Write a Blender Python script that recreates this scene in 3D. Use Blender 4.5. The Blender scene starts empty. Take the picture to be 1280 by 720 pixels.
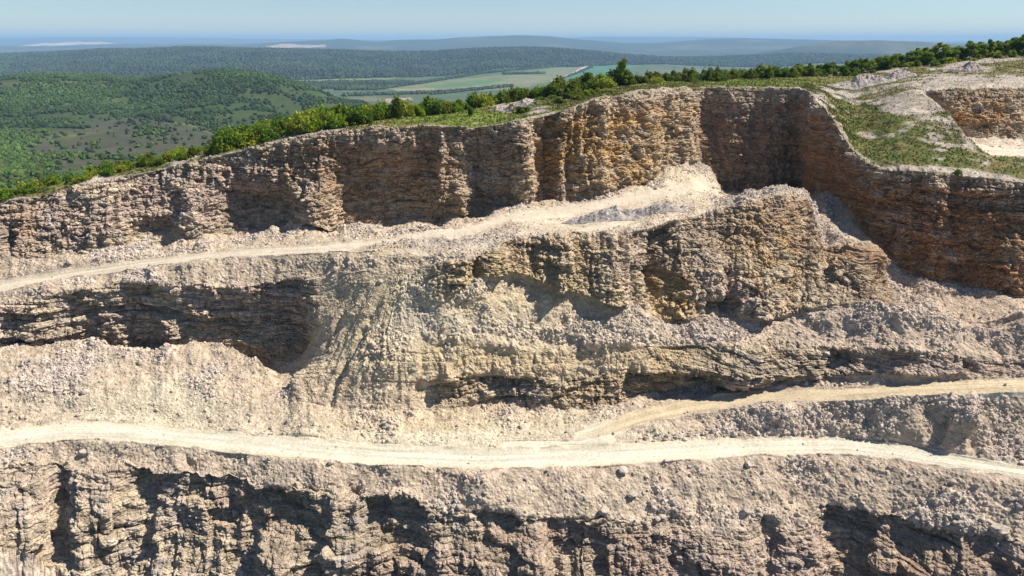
import bpy, math, random
import numpy as np

random.seed(7)
RNG = np.random.default_rng(11)
F = np.float32
QUALITY = 1.0            # mesh density of the quarry and the valley

# ------------------------------------------------------------------ camera, sky, sun, exposure
sc = bpy.context.scene
COL = sc.collection
CAMZ, FPX = 22.0, 914.0
PITCH = math.radians(18.73)
SUN_EL, SUN_AZ = math.radians(51.0), math.radians(7.0)   # azimuth from +X towards +Y (from the right, a little behind the quarry)

cam_d = bpy.data.cameras.new("camera")
cam = bpy.data.objects.new("camera", cam_d)
COL.objects.link(cam)
cam.location = (0, 0, CAMZ)
cam.rotation_euler = (math.pi / 2 - PITCH, 0, 0)
cam_d.sensor_width = 36
cam_d.lens = FPX / 1280 * 36
cam_d.clip_start, cam_d.clip_end = 0.5, 90000
sc.camera = cam

world = bpy.data.worlds.new("World")
sc.world = world
world.use_nodes = True
wn = world.node_tree
sky = wn.nodes.new("ShaderNodeTexSky")
sky.sky_type = 'NISHITA'
sky.sun_disc = False
sky.sun_elevation = SUN_EL
sky.sun_rotation = math.pi / 2 - SUN_AZ
sky.altitude = 800
sky.air_density = 0.95
sky.dust_density = 0.0
sky.ozone_density = 5.0
wn.nodes["Background"].inputs["Strength"].default_value = 0.066
wn.links.new(sky.outputs[0], wn.nodes["Background"].inputs["Color"])

sun_d = bpy.data.lights.new("sun", 'SUN')
sun_d.energy = 5.0
sun_d.angle = math.radians(0.5)
sun_d.color = (1.0, 0.93, 0.82)
sun = bpy.data.objects.new("sun", sun_d)
COL.objects.link(sun)
SDIR = (math.cos(SUN_EL) * math.cos(SUN_AZ), math.cos(SUN_EL) * math.sin(SUN_AZ), math.sin(SUN_EL))
from mathutils import Vector
sun.rotation_euler = Vector(SDIR).to_track_quat('Z', 'Y').to_euler()
sun.location = (60, 10, 80)

sc.view_settings.view_transform = 'Standard'
sc.view_settings.look = 'None'
sc.view_settings.gamma = 1.0
sc.view_settings.use_curve_mapping = False
sc.view_settings.exposure = 0.72
sc.cycles.volume_bounces = 0
sc.cycles.max_bounces = 6
sc.cycles.diffuse_bounces = 2
sc.cycles.transparent_max_bounces = 8

CP, SP = math.cos(PITCH), math.sin(PITCH)

# ------------------------------------------------------------------ numeric helpers
_T = RNG.random((64, 64, 64), dtype=F) * 2 - 1
_TF = _T.ravel()

def vnoise(x, y, z):
    """smooth value noise, -1..1"""
    xf, yf, zf = np.floor(x), np.floor(y), np.floor(z)
    fx, fy, fz = (x - xf).astype(F), (y - yf).astype(F), (z - zf).astype(F)
    xi, yi, zi = xf.astype(np.int32) & 63, yf.astype(np.int32) & 63, zf.astype(np.int32) & 63
    xj, yj, zj = (xi + 1) & 63, (yi + 1) & 63, (zi + 1) & 63
    fx = fx * fx * (3 - 2 * fx); fy = fy * fy * (3 - 2 * fy); fz = fz * fz * (3 - 2 * fz)
    a, b, c, d = (xi << 12) + (yi << 6), (xj << 12) + (yi << 6), (xi << 12) + (yj << 6), (xj << 12) + (yj << 6)
    def lay(k):
        p = _TF[a + k]; p = p + (_TF[b + k] - p) * fx
        q = _TF[c + k]; q = q + (_TF[d + k] - q) * fx
        return p + (q - p) * fy
    u = lay(zi); v = lay(zj)
    return u + (v - u) * fz

def fbm(x, y, z, octs=4, gain=0.5, off=0.0):
    s, amp, tot = 0, 1.0, 0.0
    for i in range(octs):
        s = s + amp * vnoise(x + off + 17.3 * i, y + 5.1 * i + off, z - 9.7 * i)
        tot += amp; amp *= gain
        x, y, z = (x * 1.6 + y * 1.2), (y * 1.6 - x * 1.2), z * 2.03
    return s / tot * 1.5

def hsh(ix, iy, iz, seed=0):
    h = (ix.astype(np.uint32) * np.uint32(374761393) + iy.astype(np.uint32) * np.uint32(668265263)
         + iz.astype(np.uint32) * np.uint32(2147483647) + np.uint32((seed * 144665 + 97) & 0xffffffff))
    h = (h ^ (h >> np.uint32(13))) * np.uint32(1274126177)
    h = (h ^ (h >> np.uint32(15))) * np.uint32(2246822519)
    return h ^ (h >> np.uint32(16))

def worley(x, y, z, seed=0):
    """F1, F2-F1 and the random value of the nearest cell"""
    xi, yi, zi = np.floor(x).astype(np.int32), np.floor(y).astype(np.int32), np.floor(z).astype(np.int32)
    f1 = np.full(x.shape, 9.0, F); f2 = f1.copy(); idv = np.zeros(x.shape, F)
    for i in (-1, 0, 1):
        for j in (-1, 0, 1):
            for k in (-1, 0, 1):
                cx, cy, cz = xi + i, yi + j, zi + k
                h = hsh(cx, cy, cz, seed)
                dx = cx + (h & np.uint32(1023)).astype(F) / 1024 - x
                dy = cy + ((h >> np.uint32(10)) & np.uint32(1023)).astype(F) / 1024 - y
                dz = cz + ((h >> np.uint32(20)) & np.uint32(1023)).astype(F) / 1024 - z
                d = dx * dx + dy * dy + dz * dz
                m = d < f1
                f2 = np.where(m, f1, np.minimum(f2, d))
                idv = np.where(m, ((h * np.uint32(2654435761)) >> np.uint32(16)).astype(F) / 65536, idv)
                f1 = np.where(m, d, f1)
    f1 = np.sqrt(f1); f2 = np.sqrt(f2)
    return f1.astype(F), (f2 - f1).astype(F), idv.astype(F)

def sstep(a, b, x):
    t = np.clip((x - a) / (b - a), 0, 1)
    return t * t * (3 - 2 * t)

def blur(a, r, axis):
    if r < 1: return a
    k = 2 * r + 1
    for _ in range(2):
        p = np.concatenate([np.repeat(np.take(a, [0], axis), r + 1, axis), a, np.repeat(np.take(a, [-1], axis), r, axis)], axis)
        c = np.cumsum(p, axis, dtype=np.float64)
        n = a.shape[axis]
        a = (np.take(c, range(k, k + n), axis) - np.take(c, range(0, n), axis)) / k
    return a.astype(F)

def key(x, y, D):            # a key seen in row y of column x, at distance D
    return (x, y, D)
def yz(x, y, z):             # the same from a height
    cy = (360 - y) / FPX
    dy, dz = CP + cy * SP, -SP + cy * CP
    return (x, y, (z - CAMZ) / dz * dy)
def Dz(x, D, z):             # from a distance and a height
    f = D * CP + (CAMZ - z) * SP
    u = D * SP - (CAMZ - z) * CP
    return (x, 360 - FPX * u / f, D)
def point(x, y, D):
    cx, cy = (x - 640) / FPX, (360 - y) / FPX
    s = D / (CP + cy * SP)
    return cx * s, D + 0 * s, CAMZ + s * (-SP + cy * CP)
def project(X, Y, Z):
    f = Y * CP + (CAMZ - Z) * SP
    u = Y * SP - (CAMZ - Z) * CP
    return 640 + FPX * X / f, 360 - FPX * u / f

def make_mesh(name, co, faces, colors=None, smooth=False):
    """co (n,3); faces (m,k)"""
    me = bpy.data.meshes.new(name)
    n, (m, k) = len(co), faces.shape
    me.vertices.add(n); me.vertices.foreach_set("co", np.ascontiguousarray(co, F).ravel())
    me.loops.add(m * k); me.loops.foreach_set("vertex_index", np.ascontiguousarray(faces, np.int32).ravel())
    me.polygons.add(m)
    me.polygons.foreach_set("loop_start", np.arange(0, m * k, k, dtype=np.int32))
    me.update(calc_edges=True)
    if colors is not None:
        at = me.color_attributes.new("Col", 'FLOAT_COLOR', 'POINT')
        c4 = np.ones((n, 4), F); c4[:, :colors.shape[1]] = colors
        at.data.foreach_set("color", c4.ravel())
    me.polygons.foreach_set("use_smooth", np.full(m, smooth, bool))
    me.validate(clean_customdata=False)
    return me

def link(name, me, mat=None, parent=None, **props):
    o = bpy.data.objects.new(name, me)
    COL.objects.link(o)
    if mat is not None and not me.materials: me.materials.append(mat)
    if parent is not None: o.parent = parent
    for k, v in props.items(): o[k] = v
    return o

def sub_grid(co, colors, quads, name, smooth=True):
    used, inv = np.unique(quads.ravel(), return_inverse=True)
    return make_mesh(name, co[used], inv.reshape(quads.shape), None if colors is None else colors[used], smooth)

# ------------------------------------------------------------------ materials
def mat_new(name):
    m = bpy.data.materials.new(name); m.use_nodes = True
    nt = m.node_tree
    b = nt.nodes["Principled BSDF"]
    b.inputs["Roughness"].default_value = 0.95
    b.inputs["Specular IOR Level"].default_value = 0.12
    return m, nt, b

def speckle(nt, src, scale, lo, hi, detail=4):
    tc = nt.nodes.new("ShaderNodeTexCoord")
    no = nt.nodes.new("ShaderNodeTexNoise"); no.inputs["Scale"].default_value = scale; no.inputs["Detail"].default_value = detail
    nt.links.new(tc.outputs["Object"], no.inputs["Vector"])
    mr = nt.nodes.new("ShaderNodeMapRange"); mr.inputs[1].default_value = 0.3; mr.inputs[2].default_value = 0.7
    mr.inputs[3].default_value = lo; mr.inputs[4].default_value = hi
    nt.links.new(no.outputs["Fac"], mr.inputs[0])
    mx = nt.nodes.new("ShaderNodeVectorMath"); mx.operation = 'SCALE'
    nt.links.new(src, mx.inputs[0]); nt.links.new(mr.outputs[0], mx.inputs["Scale"])
    return mx.outputs[0], no

def attr_mat(name, s1, s2, bump_scale, bump_dist, lo=0.78, hi=1.22, cracks=False):
    m, nt, b = mat_new(name)
    at = nt.nodes.new("ShaderNodeAttribute"); at.attribute_name = "Col"
    c, _ = speckle(nt, at.outputs["Color"], s1, lo, hi)
    c, n2 = speckle(nt, c, s2, 0.82, 1.18)
    nt.links.new(c, b.inputs["Base Color"])
    if bump_scale:
        tc = nt.nodes.new("ShaderNodeTexCoord")
        no = nt.nodes.new("ShaderNodeTexNoise"); no.inputs["Scale"].default_value = bump_scale; no.inputs["Detail"].default_value = 6
        no.inputs["Roughness"].default_value = 0.65
        nt.links.new(tc.outputs["Object"], no.inputs["Vector"])
        bp = nt.nodes.new("ShaderNodeBump"); bp.inputs["Distance"].default_value = bump_dist; bp.inputs["Strength"].default_value = 1.0
        h = no.outputs["Fac"]
        if cracks:
            m3 = nt.nodes.new("ShaderNodeMapping"); m3.inputs["Scale"].default_value = (.22, .22, 3.2)
            nt.links.new(tc.outputs["Object"], m3.inputs[0])
            bd = nt.nodes.new("ShaderNodeTexNoise"); bd.inputs["Scale"].default_value = 1.0; bd.inputs["Detail"].default_value = 5; bd.inputs["Distortion"].default_value = .25
            nt.links.new(m3.outputs[0], bd.inputs["Vector"])
            st = nt.nodes.new("ShaderNodeMapRange"); st.inputs[1].default_value = .44; st.inputs[2].default_value = .56
            nt.links.new(bd.outputs["Fac"], st.inputs[0])
            mb = nt.nodes.new("ShaderNodeMath"); mb.operation = 'MULTIPLY'; nt.links.new(st.outputs[0], mb.inputs[0]); nt.links.new(at.outputs["Alpha"], mb.inputs[1])
            ma = nt.nodes.new("ShaderNodeMath"); ma.operation = 'MULTIPLY_ADD'; ma.inputs[1].default_value = .8
            nt.links.new(mb.outputs[0], ma.inputs[0]); nt.links.new(h, ma.inputs[2]); h = ma.outputs[0]
            mp = nt.nodes.new("ShaderNodeMapping"); mp.inputs["Scale"].default_value = (1, 1, 1.7)
            nt.links.new(tc.outputs["Object"], mp.inputs[0])
            for sc_v, wt in ((0.9, .5), (2.6, .25)):
                vo = nt.nodes.new("ShaderNodeTexVoronoi"); vo.feature = 'F1'; vo.distance = 'CHEBYCHEV'; vo.inputs["Scale"].default_value = sc_v
                nt.links.new(mp.outputs[0], vo.inputs["Vector"])
                sp = nt.nodes.new("ShaderNodeSeparateColor"); nt.links.new(vo.outputs["Color"], sp.inputs[0])
                ml = nt.nodes.new("ShaderNodeMath"); ml.operation = 'MULTIPLY_ADD'; ml.inputs[1].default_value = wt
                nt.links.new(sp.outputs[0], ml.inputs[0]); nt.links.new(h, ml.inputs[2]); h = ml.outputs[0]
        nt.links.new(h, bp.inputs["Height"]); nt.links.new(bp.outputs[0], b.inputs["Normal"])
    return m

M_ROCK = attr_mat("quarry_rock", 0.9, 5.0, 2.2, 0.35, cracks=True)
M_ROAD = attr_mat("road_dust", 0.5, 4.0, 3.0, 0.05, 0.92, 1.08)
M_TURF = attr_mat("hilltop_turf", 0.6, 3.0, 1.5, 0.3)
M_STONE = attr_mat("loose_stone", 1.5, 6.0, 4.0, 0.12)
M_LAND = attr_mat("valley_land", 0.012, 0.06, 0, 0, 0.85, 1.15)

def leaf_mat(name, trans=0.35):
    m, nt, b = mat_new(name)
    at = nt.nodes.new("ShaderNodeAttribute"); at.attribute_name = "Col"
    nt.links.new(at.outputs["Color"], b.inputs["Base Color"])
    b.inputs["Roughness"].default_value = 0.7
    tr = nt.nodes.new("ShaderNodeBsdfTranslucent")
    nt.links.new(at.outputs["Color"], tr.inputs["Color"])
    mx = nt.nodes.new("ShaderNodeMixShader"); mx.inputs[0].default_value = trans
    nt.links.new(b.outputs[0], mx.inputs[1]); nt.links.new(tr.outputs[0], mx.inputs[2])
    nt.links.new(mx.outputs[0], nt.nodes["Material Output"].inputs["Surface"])
    return m
M_LEAF = leaf_mat("leaves", 0.42)
M_FOREST = leaf_mat("distant_leaves", 0.1)
M_BARK, nt_, b_ = mat_new("bark")
b_.inputs["Base Color"].default_value = (0.09, 0.07, 0.05, 1)

# ------------------------------------------------------------------ THE QUARRY: terraces as lines from the hilltop down to the pit
xs = np.unique(np.concatenate([np.arange(-170, 0, 3.0), np.arange(0, 1280, 1.0 / QUALITY), np.arange(1280, 1450, 3.0)])).astype(F)
NX = len(xs)

def wobble(seed, amp, scale=26.0):
    return amp * fbm(xs / scale, xs * 0 + seed, xs * 0 + .5, 4, .55)

def line(keys, smooth=4):
    keys = sorted(keys)
    kx, ky, kd = (np.array([k[i] for k in keys], float) for i in range(3))
    f = np.arange(-200, 1480, 1.0)
    y, d = np.interp(f, kx, ky), np.interp(f, kx, kd)
    y, d = blur(y, smooth, 0), blur(d, smooth, 0)
    return np.interp(xs, f, y), np.interp(xs, f, d)

# hilltop edge towards the valley
A0 = line([Dz(-170, 106, -3.5), Dz(0, 104, 1.0), Dz(200, 109, 5.0), Dz(300, 110, 7.4), Dz(400, 113, 9.8), Dz(480, 118, 10.6), Dz(560, 128, 10.4), Dz(640, 140, 11.4),
           Dz(700, 150, 12.5), Dz(800, 160, 13.4), Dz(880, 168, 13.6), Dz(1000, 185, 13.9), Dz(1070, 190, 14.8), Dz(1200, 192, 17.6), Dz(1280, 192, 19.2), Dz(1450, 192, 22)], 25)
A1 = line([key(-170, 300, 91), key(0, 255, 95), key(50, 244, 96.3), key(100, 232, 97.5), key(200, 212, 100.5), key(280, 194, 101.5), key(350, 178, 102), key(400, 166, 102), key(470, 160, 102.4), key(530, 157, 103),
           key(600, 158, 104), key(650, 152, 106), key(700, 140, 109), key(750, 124, 112), key(800, 115.5, 119), key(850, 111, 129), key(880, 110, 139), key(940, 110, 140),
           key(1000, 110.5, 138), key(1012, 115, 132), key(1030, 133, 122), key(1047, 160, 113), key(1065, 187, 106), key(1090, 206, 101), key(1110, 213, 98), key(1160, 216, 95), key(1240, 223, 93), key(1280, 228, 92), key(1450, 240, 90)], 2)
A2 = line([key(-170, 350, 86.5), key(0, 322, 90.4), key(100, 319, 91.8), key(190, 306, 93.6), key(240, 296, 95.2), key(280, 290, 97), key(350, 285, 98.5), key(400, 282, 99.8), key(470, 284, 100.6), key(530, 278, 101.4),
           key(560, 272, 102.2), key(600, 270, 103), key(650, 258, 104), key(700, 252, 105.4), key(750, 247, 106), yz(800, 226, 1.2), yz(835, 212, 1.8), yz(862, 202, 2.2), key(880, 205, 134.5), key(893, 226, 136), key(905, 239, 137.5), key(1000, 244, 135.5), key(1015, 244, 129), key(1030, 238, 118.5), key(1045, 246, 109), key(1065, 264, 103), key(1090, 300, 98), key(1130, 343, 93.5), key(1200, 358, 90.5), key(1240, 362, 89), key(1280, 372, 88), key(1450, 392, 86)], 3)
A3 = line([yz(-170, 380, -8.6), yz(0, 352, -7), yz(100, 336, -5.7), yz(200, 322, -4.4), yz(300, 311, -3.2), yz(400, 306, -2.2), yz(500, 296, -1.3), yz(560, 285, -.8), yz(640, 268, -.3), yz(700, 258, 0),
           yz(780, 243, .5), yz(830, 234, .8), yz(868, 222, 1), key(885, 230, 117), key(895, 240, 115.5), key(906, 251, 113), key(950, 253, 112), key(1005, 252, 110), key(1020, 252, 108), key(1030, 250, 104), key(1045, 285, 98), key(1065, 302, 95.5), key(1095, 336, 91.5), key(1130, 382, 87.5), key(1200, 404, 83), key(1225, 410, 81.5), key(1280, 404, 80), key(1450, 410, 78)], 3)
A4 = line([yz(-170, 394, -8.7), yz(0, 366, -7.1), yz(100, 347, -5.8), yz(200, 333, -4.5), yz(300, 321, -3.3), yz(400, 317, -2.3), yz(500, 319, -1.7), yz(590, 320, -1.3), yz(612, 305, -.9), yz(636, 293, -.4), yz(700, 291, -.2),
           yz(790, 287, 0), yz(830, 275, .5), yz(880, 261, 1.2), yz(930, 244, 2.6), yz(970, 235, 3.3), yz(1006, 238, 2.5), key(1013, 256, 95), key(1022, 284, 94), key(1030, 301, 93), key(1060, 303, 91), key(1088, 303, 89), key(1095, 330, 87), key(1130, 373, 82), key(1168, 381, 79),
           key(1184, 391, 78), key(1225, 401, 76), key(1250, 395, 75), key(1280, 393, 74), key(1450, 398, 72)], 2)
A5 = line([yz(-170, 407, -9.6), key(0, 383, 82.6), key(60, 371, 83.5), key(100, 362, 84), key(160, 352, 84.4), key(220, 356, 84), key(300, 359, 83), key(350, 352, 83), key(400, 350, 82), key(430, 345, 81.8), key(480, 338, 80.9),
           key(520, 332, 80.3), key(560, 326, 79.6), key(590, 325, 79.2), key(612, 311, 82), key(636, 297, 85.2), key(700, 295, 85.5), key(790, 291, 86.5), key(830, 281, 89), key(880, 268, 92), key(930, 252, 93), key(970, 243, 94),
           key(1006, 248, 96), key(1016, 272, 93), key(1030, 309, 91), key(1060, 308, 89.5), key(1088, 309, 87.5), key(1095, 338, 85.5), key(1130, 380, 81), key(1168, 388, 78.2), key(1225, 407, 75.4), key(1280, 400, 73.5), key(1450, 405, 71.4)], 2)
A6 = line([key(-170, 460, 80.5), key(0, 446, 81.2), key(100, 444, 82), key(180, 442, 82.6), key(250, 447, 82.3), key(330, 455, 81.6), key(370, 450, 81), key(392, 420, 79.5), Dz(408, 78.8, -8.4), Dz(430, 78.2, -8.2), Dz(480, 77.3, -7.0), Dz(520, 77.0, -6.5), key(560, 368, 77.4), key(600, 346, 79.2), key(640, 338, 81.8),
           key(700, 360, 81.4), key(750, 373, 80.8), key(800, 384, 80.4), key(830, 404, 80.4), key(850, 404, 80.4), key(870, 396, 80.6), key(900, 396, 80.6), key(950, 399, 80), key(1000, 392, 80), key(1040, 382, 79), key(1095, 378, 77.5), key(1130, 392, 75.5), key(1168, 395, 74.3),
           key(1225, 412, 72.5), key(1280, 406, 71.5), key(1450, 412, 70)], 4)
A7 = line([yz(-170, 444, -12.6), yz(0, 438, -12.6), yz(60, 432, -12.5), yz(130, 436, -12.6), yz(180, 439, -12.6), yz(215, 433, -12.4), yz(265, 428, -12.3), yz(300, 437, -12.6), yz(330, 455, -13.6), yz(345, 479, -15.2), yz(362, 482, -15.3),
           key(385, 462, 76.2), Dz(405, 75.6, -12.3), Dz(430, 75, -12.2), Dz(480, 73.8, -10.9), Dz(520, 74, -10.2), key(560, 428, 75.2), key(600, 431, 75.5), key(640, 439, 75.5), key(705, 440, 75.5), key(771, 432, 76), key(837, 432, 77), key(900, 430, 76.6),
           key(980, 432, 76), key(1040, 434, 74.5), key(1080, 435, 73.4), key(1130, 437, 71), key(1168, 442, 70.1), key(1225, 450, 69.2), key(1280, 455, 68.6), key(1450, 465, 66.8)], 4)
A8 = line([yz(-170, 495, -15), yz(0, 490, -14.8), yz(100, 484, -14.7), yz(200, 484, -14.7), yz(300, 490, -14.9), yz(345, 507, -16.2), yz(370, 508, -16.4), key(400, 508, 72.3), key(430, 514, 71), key(480, 512, 70.4), key(560, 512, 71.5), key(640, 511, 72.3),
           key(750, 512, 72.3), key(780, 505, 72.7), key(797, 494, 74), key(850, 487, 75), key(900, 481, 74.8), key(950, 478, 74.3), key(1000, 474, 73.6), key(1040, 470, 72.6), key(1080, 468, 71.2), key(1130, 470, 69.2), key(1168, 468, 68.6),
           key(1225, 467, 68.0), key(1280, 466, 67.6), key(1450, 472, 66)], 4)
A9 = line([yz(-170, 540, -16.6), yz(0, 528, -16.6), yz(80, 514, -16.6), yz(200, 519, -16.7), yz(300, 530, -16.8), yz(400, 540, -16.8), yz(500, 545, -16.8), yz(600, 548, -16.8), yz(680, 545, -16.8), yz(720, 539, -16.8), yz(760, 525, -16.5), yz(800, 512, -16.1),
           yz(870, 497, -15.3), yz(950, 489, -14.4), yz(1050, 484, -13.2), yz(1150, 479, -11.6), yz(1280, 472, -10.3), yz(1450, 464, -8.6)], 6)
A10 = line([yz(-170, 542, -16.8), yz(0, 531, -16.8), yz(80, 517, -16.8), yz(200, 522, -16.8), yz(300, 533, -16.9), yz(400, 543, -16.9), yz(500, 548, -16.9), yz(600, 551, -16.9), yz(680, 550, -16.9), yz(720, 552, -16.9), yz(760, 545, -16.7), yz(800, 532, -16.3),
            yz(870, 516, -15.4), yz(950, 507, -14.5), yz(1050, 500, -13.3), yz(1150, 495, -11.7), yz(1280, 488, -10.4), yz(1450, 480, -8.7)], 6)
A11 = line([yz(-170, 546, -17), yz(0, 540, -17), yz(80, 527, -17), yz(150, 527, -17), yz(200, 531, -17), yz(300, 541, -17), yz(400, 550, -17), yz(500, 557, -17), yz(600, 561, -17), yz(700, 558, -17), yz(760, 556, -17), yz(870, 550, -16.9),
            yz(950, 546, -16.7), yz(1050, 547, -16.5), yz(1130, 556, -16.2), yz(1200, 570, -16), yz(1280, 584, -15.7), yz(1450, 604, -15.2)], 8)
A12 = line([yz(-170, 568, -17.15), yz(0, 559, -17.15), yz(80, 551, -17.15), yz(150, 552, -17.15), yz(250, 561, -17.15), yz(400, 577, -17.15), yz(500, 584, -17.15), yz(600, 588, -17.15), yz(700, 586, -17.15), yz(760, 583, -17.1), yz(870, 577, -17),
            yz(950, 571, -16.8), yz(1050, 568, -16.6), yz(1130, 576, -16.3), yz(1200, 589, -16.1), yz(1280, 601, -15.8), yz(1450, 620, -15.3)], 8)
ks13 = [(-170, 600), (0, 582), (52, 580), (100, 584), (156, 580), (200, 586), (243, 592), (312, 606), (382, 616), (430, 618), (494, 614), (540, 632), (581, 643), (668, 641), (755, 650), (850, 656), (954, 653), (1024, 638), (1065, 646), (1110, 648), (1180, 658), (1280, 679), (1450, 700)]
y13, d13 = line([key(x, y, 0) for x, y in ks13], 5)
y13 = y13 + wobble(3, 13)
A13 = (y13, A12[1] - (y13 - A12[0]) * 0.062)
y14, _ = line([key(-170, 680, 0), key(0, 684, 0), key(40, 690, 0), key(80, 725, 0), key(130, 745, 0), key(250, 745, 0), key(400, 760, 0), key(640, 785, 0), key(1450, 800, 0)], 8)
A14 = (y14, A13[1] - 6.8)
A5 = (A5[0] + wobble(9, 4) * (xs < 380), A5[1])
A2 = (A2[0] + wobble(11, 10, 34) * (xs < 860), A2[1])
A7 = (A7[0] + wobble(15, 3), A7[1])
A8 = (A8[0] + wobble(19, 4), A8[1])
A15 = line([Dz(-170, 42, -44), Dz(1450, 42, -44)])

def lerpl(a, b, t):
    return (a[0] + (b[0] - a[0]) * t, a[1] + (b[1] - a[1]) * t)

def dz_line(D, z):
    f = D * CP + (CAMZ - z) * SP
    u = D * SP - (CAMZ - z) * CP
    return 360 - FPX * u / f, D
def z_of(l):
    cy = (360 - l[0]) / FPX
    return CAMZ + l[1] / (CP + cy * SP) * (-SP + cy * CP)

# the second, smaller pit cut into the hilltop at the right
z0, z1 = z_of(A0), z_of(A1)
def plateau(D):
    t = np.clip((A0[1] - D) / (A0[1] - A1[1]), 0, 1)
    return z0 + (z1 - z0) * t
w1, w2 = sstep(1050, 1154, xs), sstep(1155, 1162, xs)
y1p, d1p = line([key(-170, 114, 136), key(1155, 114, 136), key(1200, 112.5, 135), key(1280, 110, 133), key(1450, 108, 133)], 3)
y3p, d3p = line([key(-170, 117, 133), key(1157, 117, 133), key(1179, 137, 123), key(1205, 167, 111), key(1237, 194, 105), yz(1280, 197, 6.2), yz(1450, 200, 6.2)], 2)
def pit(t, y, d):
    f = A0[1] + (A1[1] - A0[1]) * t
    g = dz_line(f, plateau(f))
    return g[0] * (1 - w1) + y * w1, f * (1 - w1) + d * w1
def pitz(t, d, z):
    f = A0[1] + (A1[1] - A0[1]) * t
    zt = z_of((y1p, d1p)) + (z_of((y3p, d3p)) - z_of((y1p, d1p))) * np.clip((d1p - d) / (d1p - d3p), 0, 1)
    z_ = plateau(f) * (1 - w1) + zt * w1
    return dz_line(f * (1 - w1) + d * w1, z_ * (1 - w2) + z * w2)
P1 = pit(.40, y1p, d1p)
P2 = pitz(.43, d1p - (d1p - d3p) * .24 - .3, 6.0)
P2b = pitz(.52, d1p - (d1p - d3p) * .80 - .3, 6.0)
P3 = pit(.56, y3p, np.minimum(d3p, d1p - 1.2))

# back of the hill
zb = np.interp(xs, [-170, 0, 400, 800, 1450], [-34, -26, -18, -14, -10])
B1 = dz_line(A0[1] + 28, z0 - np.interp(xs, [0, 600, 900], [6.5, 6, 4]))
B2 = dz_line(A0[1] + 110, zb)
B3 = dz_line(A0[1] + 260, zb - 75)

A7b = lerpl(A7, A8, 0.5)
cv = sstep(783, 800, xs) * (1 - sstep(1010, 1040, xs))
ycv = np.interp(xs, [780, 800, 900, 1030], [468, 468, 463, 466])
dcv = np.interp(xs, [780, 900, 1030], [73.6, 73.0, 72.6])
A7b = (A7b[0] * (1 - cv) + ycv * cv, A7b[1] * (1 - cv) + dcv * cv)

SEGS = [  # name, upper line, lower line, rows
    ("back3", B3, B2, 20), ("back2", B2, B1, 30), ("back1", B1, A0, 30), ("top", A0, P1, 50), ("pitwall", P1, P2, 60), ("pitfloor", P2, P2b, 14), ("pitfloor", P2b, P3, 40), ("top", P3, A1, 110),
    ("cliff1", A1, A2, 190), ("talus1", A2, A3, 50), ("road0", A3, A4, 45), ("bench", A4, A5, 50), ("cliff2", A5, A6, 160), ("scree", A6, A7, 90),
    ("ledge", A7, A7b, 60), ("ledge", A7b, A8, 50), ("talus3", A8, A9, 50), ("road2", A9, A10, 30), ("rubble", A10, A11, 80), ("road1", A11, A12, 45),
    ("slope", A12, A13, 90), ("cliff4", A13, A14, 190), ("pit", A14, A15, 60)]
rowsY, rowsD, rowS, rowT = [], [], [], []
for si, (nm, a, b, n) in enumerate(SEGS):
    n = max(4, int(n * QUALITY))
    last = si == len(SEGS) - 1
    for i in range(n + (1 if last else 0)):
        t = i / n
        pa, pb = point(xs, a[0], a[1]), point(xs, b[0], b[1])
        D = pa[1] + (pb[1] - pa[1]) * t
        z = pa[2] + (pb[2] - pa[2]) * t
        y, D = dz_line(D, z)
        rowsY.append(y); rowsD.append(D); rowS.append(si); rowT.append(t)
PY = np.array(rowsY, F); PD = np.array(rowsD, F)
rowS = np.array(rowS); rowT = np.array(rowT, F)[:, None]
NR = len(rowS)
PX = np.broadcast_to(xs, PY.shape)
X, Y, Z = point(PX, PY, PD)
X, Y, Z = X.astype(F), np.array(Y, F), Z.astype(F)
segname = np.array([SEGS[s][0] for s in rowS])
def seg(*names):
    return np.isin(segname, names)[:, None]
ONE = np.ones_like(PY)

# ---- how much each spot is bare cliff, loose scree, road, or hilltop
right = sstep(1015, 1035, PX)
cliff = np.zeros_like(PY); road = np.zeros_like(PY); top = np.zeros_like(PY); scree = np.zeros_like(PY)
cliff += seg("cliff1") * ONE
cliff += seg("pitwall") * w2[None, :]
left2 = 1 - sstep(368, 400, PX)
spur = sstep(380, 405, PX) * (1 - sstep(520, 575, PX))
c2 = (1 - 0.92 * spur) * (1 - sstep(1105, 1130, PX))
cliff += seg("cliff2") * c2
dirt = (rowS == 14)[:, None] * sstep(520, 560, PX) * (1 - sstep(790, 830, PX))
cliff += seg("ledge") * (1 - .8 * dirt) * (1 - left2) * (1 - 0.85 * spur) * (1 - .35 * sstep(1030, 1090, PX))
cliff += seg("cliff4") * ONE
top += seg("back3", "back2", "back1", "top") * ONE + seg("pitwall", "pitfloor") * (1 - w2[None, :])
lane = np.clip(sstep(.46, .34, rowT) + sstep(.66, .78, rowT) * (1 - sstep(790, 830, PX)), 0, 1)
lw = sstep(640, 690, PX)
road += seg("road0") * (1 - sstep(868, 905, PX)) * (1 - lw + lw * lane) * (1 - (1 - lw) * sstep(400, 470, PX) * sstep(.34, .46, rowT) * sstep(.86, .74, rowT)) + seg("road2") * sstep(690, 740, PX) + seg("road1") * ONE
road += seg('rubble') * sstep(600, 660, PX) * (1 - sstep(745, 800, PX)) + seg('talus3') * sstep(.78, .95, rowT) * sstep(600, 650, PX) * (1 - sstep(720, 745, PX)) * .8
road += seg("pitfloor") * w2[None, :] * 0.7
cliff, top = (blur(blur(a.astype(F), 4, 0), 3, 1) for a in (cliff, top))
road = blur(blur(road.astype(F), 8, 0), 3, 1)
scree = np.clip(1 - cliff - road - top, 0, 1)

def region(px, py, rx, ry):
    return np.exp(-((PX - px) / rx) ** 2 - ((PY - py) / ry) ** 2)

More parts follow.
